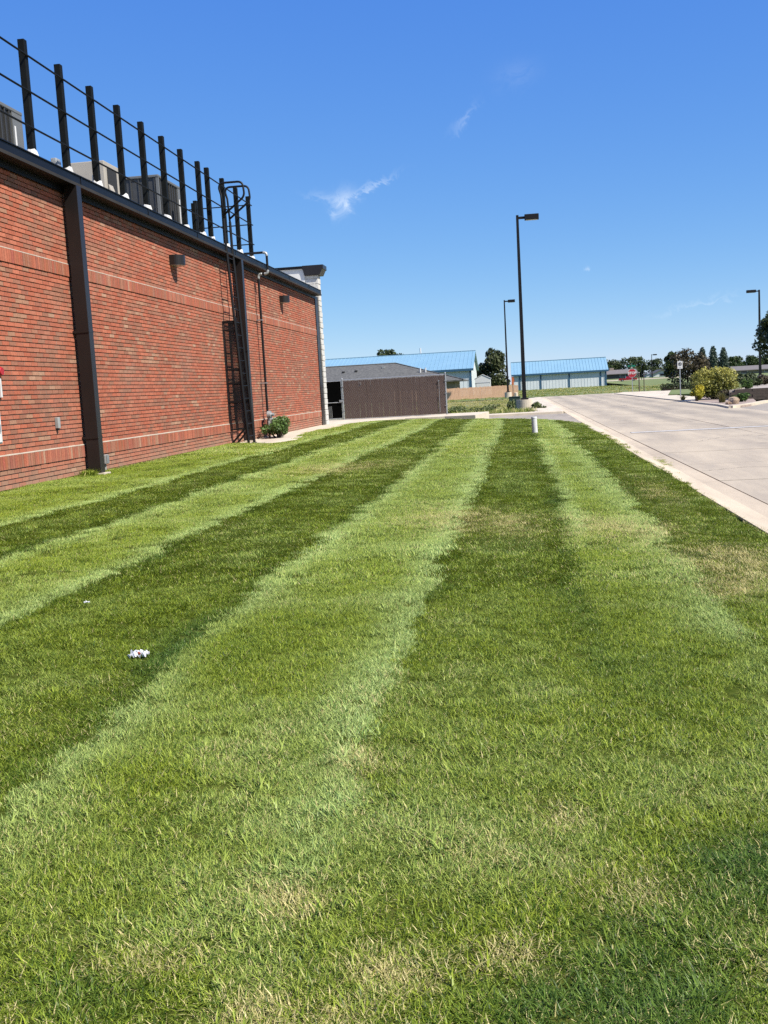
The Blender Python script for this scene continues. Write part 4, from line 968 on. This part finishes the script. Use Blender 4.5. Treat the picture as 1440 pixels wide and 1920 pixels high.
def tree(name, loc, h, rx, label, m, seed, n=2600, size=.28, cat='tree', base=.28, nl=11, group=None, mesh_from=None, conical=False, shape=None):
    t = empty(name, loc, label, cat, group); g = random.Random(seed); lobes = []; rad = []
    for i in range(nl):
        a = g.uniform(0, 6.28); zz = g.uniform(base+.08, .86); prof = math.sin(math.pi*min(1, (zz-base*.6)/(1.02-base*.6)))**.6
        if conical: prof = max(.05, (1-zz)*1.05)
        rr = rx*prof*g.uniform(.25, .72); lobes.append((rr*math.cos(a), rr*math.sin(a), h*zz)); rad.append(rx*g.uniform(.30, .48)*(1 if not conical else max(.35, (1.05-zz))))
    if conical:
        lobes = []; rad = []
        for i in range(22):
            zz = .03 + .95*(i/21); a = i*2.4; rr = rx*.22*(1-zz); lobes.append((rr*math.cos(a), rr*math.sin(a), h*zz)); rad.append(rx*(.16+.84*(1-zz)**.75)*g.uniform(.75, 1.05))
    else: lobes.append((0, 0, h*.84)); rad.append(min(rx*.4, h*.16) if not conical else rx*.2)
    rad = np.array(rad); R3 = np.stack([rad, rad, np.minimum(rad*.85, h*(.18 if not conical else .075))], 1)
    obj('trunk', limbs(h, max(.06, h*.022), lobes, seed), M['bark'], t, fix=False)
    leaf_obj('crown', leaves(lobes, R3, n, size, seed, shell=.35), m, t)
    return t
M['lf_dark'] = leaf_mat('leaf_dark_green', (.028, .048, .018), (.115, .145, .052), transl=.2)
M['lf_mid'] = leaf_mat('leaf_mid_green', (.026, .050, .014), (.085, .125, .034), transl=.25)
M['lf_purple'] = leaf_mat('leaf_purple', (.030, .026, .015), (.125, .098, .048), transl=.2)
M['lf_spruce'] = leaf_mat('leaf_spruce', (.030, .055, .036), (.12, .165, .115), transl=.1)
M['lf_yellow'] = leaf_mat('leaf_yellow_green', (.045, .085, .014), (.66, .60, .13), transl=.25)
M['lf_gold'] = leaf_mat('leaf_golden', (.16, .24, .03), (.90, .72, .08), transl=.3)
M['lf_shrub'] = leaf_mat('leaf_shrub', (.05, .10, .02), (.17, .27, .07), transl=.25)
M['lf_grassy'] = leaf_mat('ornamental_blade', (.09, .10, .02), (.30, .26, .10), transl=.25)
M['lf_weed'] = leaf_mat('weed_leaf', (.08, .12, .03), (.26, .30, .12), transl=.25)
M['lf_olive'] = leaf_mat('leaf_olive', (.035, .046, .018), (.120, .140, .055), transl=.2)

tree('elm_tree', (-4.0, 182, -.4), 8.0, 3.3, 'tall ragged green tree between the two blue-roofed sheds', M['lf_olive'], 21, n=5200, size=.30, base=.1, nl=18)
tree('elm_tree', (-23.5, 196, -.4), 9.9, 3.0, 'dark tree crown peeping over the long blue roof', M['lf_dark'], 22, n=2600, size=.3, nl=9)
tree('plum_tree', (20.2, 128, -.25), 4.6, 2.7, 'broad purple-brown tree behind the parking sign', M['lf_purple'], 26, n=4200, size=.16, base=.08, nl=15)
tree('plum_tree', (24.2, 140, -.2), 3.3, 1.7, 'smaller brown-green tree right of the broad purple tree', M['lf_purple'], 29, n=2600, size=.18, base=.05, nl=10)
for i, (x, y, h, lab) in enumerate([(28.3, 165, 5.25, 'blue-green spruce, leftmost of the three'), (29.9, 165, 5.35, 'blue-green spruce, middle of the three'), (31.4, 165, 5.0, 'blue-green spruce, rightmost of the three')]):
    tree('spruce_tree', (x, y, -.25), h, 1.45, lab, M['lf_spruce'], 31+i, n=6200, size=.13, base=.02, nl=26, group='three spruces', conical=True)
# far belt of trees
far = [(27.0, 332, 4.0, 3.2), (31.2, 345, 5.7, 3.3), (35.8, 340, 5.8, 3.4), (40.2, 350, 6.1, 3.5), (44.4, 345, 4.9, 3.2), (48.0, 330, 4.2, 3.2), (36.6, 255, 5.0, 2.5), (62.5, 330, 4.0, 3.4), (67, 335, 4.0, 3.4), (71.5, 330, 4.1, 3.4), (76, 335, 4.6, 3.6), (54, 300, 3.6, 3), (58, 290, 3.8, 3.2), (22, 350, 3.4, 3)]
pos = ['leftmost, above the low grey house', 'second from the left above the low grey house', 'tall, directly behind the stop sign', 'right of the stop sign in the far belt', 'behind the far lamp in the far belt', 'behind the white gabled house', 'rising just left of the purple tree', 'first right of the spruces', 'second right of the spruces', 'third right of the spruces', 'rightmost beside the right-hand lamp', 'hidden low behind the purple tree', 'close behind the spruces', 'lowest, at the right end of the blue shed']
for i, (x, y, h, rx) in enumerate(far):
    tree('far_tree', (x, y, .75), h*1.18, rx*1.1, 'dark far tree, '+pos[i], M['lf_dark'] if i % 3 else M['lf_mid'], 50+i, n=1900, size=.34, base=.0, nl=16, group='far belt of trees')
tree('maple_tree', (17.7, 70, .24), 4.6, 2.35, 'dark leafy tree cut by the right edge behind the lamp', M['lf_dark'], 24, n=7000, size=.16, base=.30, nl=20)

# ------------------------------------------------------------------ corner planting
def shrub(name, loc, r3, label, m, seed, n, size, nl=9, cat='shrub', rnd_up=0.5, stems=True, shell=.5):
    t = empty(name, loc, label, cat); g = random.Random(seed); cs = []; rs = []
    for i in range(nl):
        a = g.uniform(0, 6.28); q = g.uniform(.15, .78); cs.append((r3[0]*q*math.cos(a), r3[1]*q*math.sin(a), r3[2]*g.uniform(.22, .80)*(1-.35*q*q))); k_ = g.uniform(.20, .44); rs.append((r3[0]*k_, r3[1]*k_, r3[2]*g.uniform(.14, .28)))
    mb = MB()
    for c in cs: mb.path([(c[0]*.15, c[1]*.15, -.05), (c[0]*.6, c[1]*.6, c[2]*.5), c], [.02+.01*r3[2], .018, .008], n=5)
    obj('stems', mb, M['bark'], t, fix=False)
    leaf_obj('foliage', leaves(cs, np.array(rs), n, size, seed, shell=shell, up=.5, rnd_up=rnd_up), m, t); return t
shrub('golden_shrub', (9.85, 53.5, ZR+.05), (1.45, 1.2, 1.72), 'large yellow-green shrub in the corner planting bed', M['lf_yellow'], 61, 10000, .055, 34, rnd_up=.72)
shrub('golden_shrub', (8.52, 51.5, ZR+.05), (.50, .45, .80), 'small bright golden shrub at the foot of the parking sign', M['lf_gold'], 62, 1800, .06, 9, rnd_up=.6)
shrub('olive_shrub', (10.92, 51.9, .24), (.36, .34, .52), 'small grey-green shrub on top of the retaining wall', M['lf_shrub'], 63, 1400, .05, 8, rnd_up=.3)
shrub('leafy_perennial', (9.50, 46.4, ZR+.06), (.40, .34, .46), 'low bright green leafy clump behind the boulder', M['lf_shrub'], 64, 1000, .07, 7, rnd_up=.4)
shrub('dark_shrub', (12.1, 58, .24), (.9, .8, .85), 'dark rounded shrub on the terrace right of the big shrub', M['lf_dark'], 65, 2200, .08, 9, rnd_up=.2)
shrub('dark_shrub', (13.6, 62, .24), (.9, .8, .7), 'dark low shrub at the foot of the right-hand lamp', M['lf_purple'], 66, 1800, .09, 9, rnd_up=.2)
shrub('maroon_shrub', (10.3, 51.9, ZR+.05), (.8, .6, .55), 'dark maroon low shrub under the large yellow-green shrub', M['lf_purple'], 68, 1700, .06, 9, rnd_up=.1)
hd = empty('clipped_hedge', (13.1, 92.2, ZR), 'dark clipped hedge beyond the pavement by the purple tree', 'hedge')
leaf_obj('foliage', leaves([(x, 0, .36) for x in np.linspace(-.5, 3.5, 12)], np.array([(.4, .4, .30)]*12), 2200, .10, 67, shell=.5), M['lf_dark'], hd)
obj('stems', MB().box(-.6, 3.6, -.2, .2, 0, .4), M['bark'], hd)
shrub('wall_shrub', (-6.45, 27.55, .03), (.46, .95, .66), 'ragged green shrub growing at the wall around the gas meter', M['lf_shrub'], 69, 2600, .042, 12, rnd_up=.35)
def tuft(name, loc, n, h, spread, label, m, seed, w=.012, cat='ornamental grass'):
    g = np.random.default_rng(seed); vs = []; fs = []; rv = []
    for i in range(n):
        a = g.uniform(0, 6.28); s = abs(g.normal(0, .5))*spread; hh = h*g.uniform(.6, 1.1); b0 = np.array([g.normal(0, .05)*spread*2, g.normal(0, .05)*spread*2, 0])
        dr = np.array([math.cos(a), math.sin(a), 0]); sd = np.array([-dr[1], dr[0], 0])*w; o_ = len(vs); cv = g.random()
        for j, q in enumerate((0, .5, 1.0)):
            p = b0 + dr*s*q*q + np.array([0, 0, hh*(q-.25*q*q*s/spread)]); ww = sd*(1-q*.85); vs += [p-ww, p+ww]; rv += [cv, cv]
        fs += [(o_, o_+1, o_+3, o_+2), (o_+2, o_+3, o_+5, o_+4)]
    t = empty(name, loc, label, cat); me = bpy.data.meshes.new('blades'); me.from_pydata([tuple(p) for p in vs], [], fs); me.update(); me.materials.append(m); attr(me, 'rnd', rv)
    link(bpy.data.objects.new('blades', me), t)
    obj('crown_base', MB().tube((0, 0, -.03), (0, 0, .05), spread*.22, spread*.12, n=10), M['mulch'], t); return t
tuft('fountain_grass', (8.80, 46.7, ZR+.06), 420, .42, .42, 'tawny fountain grass mound left of the boulder', M['lf_grassy'], 71)
tuft('fountain_grass', (8.42, 54.9, ZR+.06), 260, .24, .3, 'small tawny grass mound at the kerb below the parking sign', M['lf_grassy'], 72)
# boulder
def boulder(loc, s, seed, label):
    import bmesh
    bm = bmesh.new(); bmesh.ops.create_icosphere(bm, subdivisions=3, radius=1); g = random.Random(seed)
    dirs = [Vector((g.gauss(0, 1), g.gauss(0, 1), g.gauss(0, 1))).normalized() for _ in range(16)]
    for v in bm.verts:
        k = min(1.0, min(.80/max(.05, v.co.normalized().dot(q)) if v.co.normalized().dot(q) > .3 else 1.5 for q in dirs)); v.co = Vector((v.co.x*s[0], v.co.y*s[1], v.co.z*s[2]))*k + Vector((g.gauss(0, .006), g.gauss(0, .006), g.gauss(0, .006)))
    me = bpy.data.meshes.new('boulder'); bm.to_mesh(me); bm.free(); me.materials.append(M['rock'])
    o = link(bpy.data.objects.new('boulder', me)); o.location = loc; return tag(o, label, 'rock')
boulder((8.74, 43.9, ZR+.15), (.25, .22, .24), 5, 'tan sandstone boulder at the kerb of the planting bed')
boulder((8.45, 43.5, ZR+.10), (.13, .12, .10), 6, 'small tan rock beside the large boulder')
# retaining wall of stacked blocks
t = empty('retaining_wall', (9.9, 50.55, ZR), 'dark stacked-block retaining wall at the right edge', 'wall')
mesh_v = []
for k in range(5):
    mb = MB().box(-.198, .198, -.12+random.uniform(-.01, .01), .12, 0, .128); me = mb.mesh('block'); me.materials.append(M['retblock']); mesh_v.append(me)
for row in range(4):
    for i in range(22):
        o = bpy.data.objects.new('block', random.choice(mesh_v)); COL.objects.link(o); o.parent = t; o.location = (.2+i*.4+(row % 2)*.2, row*.02+random.uniform(-.006, .006), row*.132)

# ------------------------------------------------------------------ grass (instanced tufts of real blades)
def blade_clump(seed, n, rad, L0, w, lean=.6, spread=.5, curl=.5):
    g = np.random.default_rng(seed); vs = []; fs = []; rv = []; rv2 = []
    for i in range(n):
        a = g.uniform(0, 6.283); rr = rad*math.sqrt(g.random()); b = np.array([rr*math.cos(a), rr*math.sin(a), -.004])
        ln = L0*g.uniform(.45, 1.25); th = max(.0, g.normal(lean, .30)); ph = math.pi/2 + g.normal(0, spread)
        if g.random() < .18: ph = g.uniform(0, 6.283)
        dr = np.array([math.cos(ph), math.sin(ph), 0]); sd = np.cross(dr, [0, 0, 1]); sd = sd*math.cos(.6*g.normal()) + dr*math.sin(.6*g.normal())*.5
        o = len(vs); c1, c2 = g.random(), g.random(); p = b.copy(); ang = th*.55
        ws = (1, .85, 0)
        for j in range(3):
            ww = sd*w*.5*ws[j]*g.uniform(.9, 1.1)
            if j < 2: vs += [p-ww, p+ww]; rv += [c1, c1]; rv2 += [c2, c2]
            else: vs += [p]; rv += [c1]; rv2 += [c2]
            ang += curl*g.uniform(.4, 1.2)*.6; p = p + (dr*math.sin(ang) + np.array([0, 0, math.cos(ang)]))*ln*.5
        fs += [(o, o+1, o+3, o+2), (o+2, o+3, o+4)]
    me = bpy.data.meshes.new('grass_clump'); me.from_pydata([tuple(p) for p in vs], [], fs); me.update(); me.materials.append(M['grass'])
    attr(me, 'rnd', rv); attr(me, 'rnd2', rv2); return me
clump_col = bpy.data.collections.new('grass_clumps')
specs = []
for k in range(5): specs.append(blade_clump(100+k, 80, .045, .029, .0024, .72, 1.3, .9))         # 0-4 near
for k in range(4): specs.append(blade_clump(110+k, 110, .085, .030, .0036, .92, .55, .6))         # 5-8 middle
for k in range(3): specs.append(blade_clump(120+k, 130, .19, .036, .0075, .92, .45, .6))         # 9-11 far
for k in range(2): specs.append(blade_clump(130+k, 13, .030, .052, .0040, .75, 1.8, .9))        # 12-13 coarse tufts
for k in range(2): specs.append(blade_clump(140+k, 60, .06, .028, .0024, 1.35, 3.0, .25))        # 14-15 flat straw
for k in range(2): specs.append(blade_clump(150+k, 60, .22, .28, .018, .35, 3.0, .6))           # 16-17 rough field
for k, me in enumerate(specs): clump_col.objects.link(bpy.data.objects.new('clump_%02d' % k, me))
def scatter(name, P, rotz, sc, idx, tint, dry, label=None, tilt=None):
    me = bpy.data.meshes.new(name); me.from_pydata(P.tolist(), [], []); me.update()
    rot = np.zeros((len(P), 3)); rot[:, 2] = rotz
    if tilt is not None: rot[:, 0] = tilt
    attr(me, 'rot', rot, 'FLOAT_VECTOR'); attr(me, 'sc', sc); attr(me, 'idx', idx.astype(np.int32), 'INT'); attr(me, 'tint', tint); attr(me, 'dry', dry)
    o = link(bpy.data.objects.new(name, me)); o['kind'] = 'stuff'
    ng = bpy.data.node_groups.new(name, 'GeometryNodeTree'); ng.interface.new_socket('Geometry', in_out='INPUT', socket_type='NodeSocketGeometry'); ng.interface.new_socket('Geometry', in_out='OUTPUT', socket_type='NodeSocketGeometry')
    A = ng.nodes.new; gi, go = A('NodeGroupInput'), A('NodeGroupOutput'); ci = A('GeometryNodeCollectionInfo'); ci.inputs['Collection'].default_value = clump_col; ci.inputs['Separate Children'].default_value = True; ci.inputs['Reset Children'].default_value = True
    ip = A('GeometryNodeInstanceOnPoints'); ip.inputs['Pick Instance'].default_value = True
    def na(n_, ty): q = A('GeometryNodeInputNamedAttribute'); q.data_type = ty; q.inputs['Name'].default_value = n_; return q.outputs['Attribute']
    ng.links.new(gi.outputs[0], ip.inputs['Points']); ng.links.new(ci.outputs[0], ip.inputs['Instance'])
    ng.links.new(na('idx', 'INT'), ip.inputs['Instance Index'])
    e2r = A('FunctionNodeEulerToRotation'); ng.links.new(na('rot', 'FLOAT_VECTOR'), e2r.inputs[0]); ng.links.new(e2r.outputs[0], ip.inputs['Rotation'])
    ng.links.new(na('sc', 'FLOAT'), ip.inputs['Scale']); ng.links.new(ip.outputs[0], go.inputs[0])
    md = o.modifiers.new('scatter', 'NODES'); md.node_group = ng
    return o
# value noise for patchiness
def vnoise(x, y, s, seed):
    g = np.random.default_rng(seed); T = g.random((64, 64)); X = (x/s) % 64; Y = (y/s) % 64
    i, j = X.astype(int), Y.astype(int); fx, fy = X-i, Y-j; fx = fx*fx*(3-2*fx); fy = fy*fy*(3-2*fy)
    q = lambda a, b: T[(i+a) % 64, (j+b) % 64]
    return (q(0, 0)*(1-fx)*(1-fy)+q(1, 0)*fx*(1-fy)+q(0, 1)*(1-fx)*fy+q(1, 1)*fx*fy)
BX = np.array([-5.13, -4.12, -2.95, -1.70, -.59, .40, 1.17])    # mown swath boundaries, alternating direction
def swath(x, y):
    """returns lay direction (+1 mown away: painted pale, -1 mown towards: painted deep green) and distance to nearest swath edge"""
    xw = x + .035*np.sin(y*.45+BX[3]) + .045*(vnoise(x, y, .22, 5)-.5)*2
    b = BX[None, :] + 0*x[:, None]
    b = b + np.where(np.arange(7)[None, :] == 5, np.clip((y[:, None]-20)*.006, 0, .15), 0)
    k = (xw[:, None] > b).sum(1); lay = np.where(k % 2 == 0, 1.0, -1.0)
    dist = np.abs(xw[:, None]-b).min(1)
    return lay, dist, k
def lawn_points(n, y0, y1, xlo, xhi, seed):
    g = np.random.default_rng(seed); y = g.uniform(y0, y1, n); a = xlo(y); b = xhi(y); wmax = (b-a).max()
    keep = g.random(n) < (b-a)/wmax; y = y[keep]; a, b = a[keep], b[keep]; x = a+(b-a)*g.random(len(y)); return x, y, g
lim = np.vectorize(lambda y: lawn_xr(y)[0]); limr = np.vectorize(lambda y: lawn_xr(y)[1])
allP = []; patches = []
def add_grass(dens, y0, y1, xlo, xhi, kinds, seed, scl=(.85, 1.2)):
    yy = np.linspace(y0, y1, 50); wm = (xhi(yy)-xlo(yy)).max()
    x, y, g = lawn_points(int(dens*wm*(y1-y0)), y0, y1, xlo, xhi, seed); n = len(x)
    lay, dist, k = swath(x, y)
    fade = np.clip((y-2.4)/2.2, 0, 1); fade = np.where(k >= 5, np.clip((y-4.5)/4, 0, 1), fade)      # stripes fade out near the viewer
    v1, v2, v3 = vnoise(x, y, .55, 11), vnoise(x, y, .16, 12), vnoise(x, y, 1.6, 13)
    light = (lay > 0)
    fade = np.clip((y-1.9)/1.6, 0, 1)*np.where(k >= 5, np.clip((y-3.2)/4.5, .0, 1), 1)
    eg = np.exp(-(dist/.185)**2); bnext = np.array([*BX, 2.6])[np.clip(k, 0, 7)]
    side = np.where(np.abs(bnext-x) < dist+.12, 1.0, .72)      # painted edge streaks are stronger along each stripe's right edge
    tint = .15 + .02*np.clip((4.5-y)/2, 0, 1) - .14*np.clip((2.9-y)/1.0, 0, 1) + np.where(light, .02 + .84*eg*side, -.01 - .55*eg*side)*fade + (v1-.5)*.40 + (v2-.5)*.30 + (v3-.5)*.30  # stripe sheen and shade of leaning blades put into the blade colour
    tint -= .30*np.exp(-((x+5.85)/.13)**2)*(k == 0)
    k6 = (k == 6)                                                # the pass by the kerb-side: sheen painted as a thin pale streak, then a soft edge
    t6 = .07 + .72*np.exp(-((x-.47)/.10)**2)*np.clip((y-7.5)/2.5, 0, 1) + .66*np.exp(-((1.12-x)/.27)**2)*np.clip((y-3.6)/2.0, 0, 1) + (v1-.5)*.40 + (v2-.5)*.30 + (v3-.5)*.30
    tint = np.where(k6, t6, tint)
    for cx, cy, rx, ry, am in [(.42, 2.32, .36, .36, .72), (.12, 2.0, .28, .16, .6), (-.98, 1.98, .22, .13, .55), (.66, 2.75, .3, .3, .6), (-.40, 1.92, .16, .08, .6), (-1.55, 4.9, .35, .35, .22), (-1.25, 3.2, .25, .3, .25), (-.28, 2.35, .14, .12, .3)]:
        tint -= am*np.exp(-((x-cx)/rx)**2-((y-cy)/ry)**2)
    v4 = vnoise(x, y, .075, 14)
    dry = .06 + .16*np.clip((v1-.58)*3, 0, 1)*np.clip((v2-.35)*2.5, 0, 1) + (.05+.16*v2)*np.clip((5-y)/3, 0, 1)
    for cx, cy, rx, ry, am in [(1.52, 7.55, .36, .75, .9), (1.25, 6.7, .22, .5, .55), (-.15, 9.6, .40, .9, .55), (-.85, 10.2, .45, .8, .5), (.85, 9.2, .5, 1.0, .5), (-3.2, 16.4, .6, 1.3, .5), (-2.3, 17, .5, 1.2, .35), (-.06, 2.22, .075, .07, .95), (-.90, 2.12, .12, .05, .45), (-.5, 1.98, .14, .05, .6), (.22, 2.55, .10, .09, .6), (-.62, 2.42, .10, .08, .6), (.05, 3.0, .10, .12, .55), (-.35, 2.15, .12, .07, .5), (1.55, 12.5, .3, 2.0, .4), (-.6, 3.4, .12, .2, .4)]:
        dry += am*np.exp(-((x-cx)/rx)**2-((y-cy)/ry)**2)*(.55+.9*v2)
    patch = np.clip(dry-.30, 0, 1); patches.append((x, y, patch))
    dry = np.clip(dry*.62, 0, .80)
    if kinds[0] == 12: dry *= .15
    rz = np.where(light, 0, math.pi)*1.0; rz = np.where(g.random(n) < fade*.62, rz, g.uniform(0, 6.283, n)) + g.normal(0, .38, n)
    sc = g.uniform(scl[0], scl[1], n)*(.90+.22*v3)*np.where(y < 6.6, .62+.72*v4, .86+.3*v4)*np.where(dry > .45, .72, 1)
    idx = g.integers(kinds[0], kinds[1]+1, n)
    drop = g.random(n) < np.clip((dry-.35)*1.4, 0, .6)                          # thin on bare spots
    P = np.stack([x, y, zl(x)+.012*np.sin(x*2.1+y*.7)+.008*np.sin(x*5.3-y*3.1)], 1)
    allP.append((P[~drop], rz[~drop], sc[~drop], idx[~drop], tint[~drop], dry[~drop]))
nl_ = lambda y: np.maximum(-.50*y-.7, -6.9); nr_ = lambda y: np.minimum(.30*y+.7, 2.0)
add_grass(900, 1.4, 3.6, nl_, nr_, (0, 4), 201)
add_grass(720, 3.6, 6.6, nl_, nr_, (0, 4), 202, (.95, 1.3))
add_grass(38, 1.4, 4.2, nl_, nr_, (12, 13), 203, (.7, 1.25))
add_grass(14, 4.2, 7.5, nl_, nr_, (12, 13), 204, (.6, 1.0))
add_grass(90, 1.4, 5.0, nl_, nr_, (14, 15), 205)
add_grass(270, 6.6, 12.5, lambda y: 0*y-6.92, lambda y: 0*y+2.0, (5, 8), 206)
add_grass(165, 12.5, 19, lambda y: 0*y-6.92, lambda y: 0*y+2.0, (5, 8), 207, (1.0, 1.35))
add_grass(80, 19, 40.2, lambda y: lim(y)+.05, lambda y: limr(y)-.05, (9, 11), 208)
add_grass(110, -2.5, 1.4, lambda y: 0*y-4, lambda y: 0*y+2.0, (5, 8), 209)
add_grass(90, 1.4, 6.6, lambda y: 0*y-6.92, nl_, (5, 8), 210)
add_grass(110, 1.4, 5.0, nr_, lambda y: np.maximum(nr_(y)+.01, 2.0+0*y), (5, 8), 211)
# flat straw where the turf has dried out
for (x, y, pch) in list(patches):
    g = np.random.default_rng(len(x)); keep = g.random(len(x)) < np.clip(pch*2.2, 0, 1); x, y, pch = x[keep], y[keep], pch[keep]; n = len(x)
    if n: allP.append((np.stack([x, y, zl(x)+.012*np.sin(x*2.1+y*.7)+.008*np.sin(x*5.3-y*3.1)], 1), g.uniform(0, 6.28, n), g.uniform(.8, 1.3, n)*np.clip(.8+y*.04, 1, 2.2), g.integers(14, 16, n), np.zeros(n), np.full(n, .93)))
# unmown fringe along the wall and the kerb
g = np.random.default_rng(300); n = 900; y = g.uniform(7, 24.4, n); x = -6.90+np.abs(g.normal(0, .05, n)); 
allP.append((np.stack([x, y, zl(x)], 1), g.uniform(0, 6.28, n), g.uniform(.5, 1.15, n), g.integers(12, 14, n), g.uniform(.0, .35, n), g.uniform(0, .25, n)))
n = 1400; y = g.uniform(3, 33, n); x = np.interp(y, [27.2, 32.3, 33.5], [2.03, 1.93, 1.8]) - np.abs(g.normal(0, .03, n)) + .015
allP.append((np.stack([x, y, zl(x)], 1), g.uniform(0, 6.28, n), g.uniform(.35, .7, n), g.integers(12, 14, n), g.uniform(.0, .4, n), g.uniform(0, .5, n)))
n = 60; y = 15.80+g.normal(0, .10, n); x = -6.83+g.normal(0, .04, n)
allP.append((np.stack([x, y, zl(x)], 1), g.uniform(0, 6.28, n), g.uniform(1.5, 3.2, n), g.integers(12, 14, n), g.uniform(.0, .25, n), g.uniform(0, .1, n)))
n = 70; y = np.concatenate([g.normal(17.2, .5, 45), g.uniform(8, 30, 25)]); x = np.concatenate([g.normal(2.27, .05, 45), g.uniform(2.08, 2.46, 25)])
allP.append((np.stack([x, y, np.full(n, ZR-.012)], 1), g.uniform(0, 6.28, n), g.uniform(.35, .9, n), g.integers(14, 16, n), g.uniform(0, .5, n), g.uniform(.1, .9, n)))
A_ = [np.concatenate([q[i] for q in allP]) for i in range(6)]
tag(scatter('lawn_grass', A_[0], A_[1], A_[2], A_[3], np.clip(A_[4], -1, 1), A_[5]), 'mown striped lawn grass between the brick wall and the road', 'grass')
# (clippings blown onto the gutter pan are part of the lawn scatter above)
# weedy verge beyond the side lane
g = np.random.default_rng(310); n = 5200
y = 46.3 + 64*g.random(n)**1.5; x = -9 + g.random(n)*(9.9); ok = (x < np.interp(y, [46, 60, 90, 110], [.7, .75, .9, 8])) & ((np.abs(x-.36) > .45) | (np.abs(y-54.5) > .45)); x, y = x[ok], y[ok]; n = len(x)
v = vnoise(x, y, 2.2, 21)
dryv = np.clip(.40+.9*(v-.35)+.25*np.clip((y-58)/20, 0, 1), 0, .9)
tag(scatter('verge_weeds', np.stack([x, y, np.full(n, -.33)], 1), g.uniform(0, 6.28, n), g.uniform(.4, 1.05, n)*np.where(dryv > .5, .6, 1.1)*np.where(y > 60, .6, 1), g.integers(16, 18, n), -.3+.4*g.random(n), dryv), 'rough weedy grass around the nearest lamp footing', 'weeds')
n = 5200; y = g.uniform(99, 200, n); x = g.uniform(-8, 60, n)
ok = ~((x < 6.5) & (y > 104) & (y < 120)) | True; v = vnoise(x, y, 9, 22)
tag(scatter('far_field_grass', np.stack([x, y, np.full(n, -.28)], 1), g.uniform(0, 6.28, n), g.uniform(.35, .85, n), g.integers(16, 18, n), -.25+.3*g.random(n), np.clip(.35+.9*(v-.45), 0, .8)), 'rough field grass beyond the cross street', 'grass')
# taller weeds by the lamp footing
for i, (x, y, h, w_, lab) in enumerate([(1.05, 53.8, .32, .45, 'broad-leaved weed right of the nearest lamp footing'), (-.30, 53.7, .50, .32, 'tall dark weed left of the nearest lamp footing'), (-1.7, 52.5, .42, .85, 'bushy weed patch in the verge left of the lamp'), (-3.1, 54, .30, .8, 'low bushy weed patch nearest the brown fence')]):
    shrub('tall_weed', (x, y, -.33), (w_, w_*.8, h+.2), lab, M['lf_weed'], 80+i, 900, .055, 9, cat='weed', rnd_up=.3)
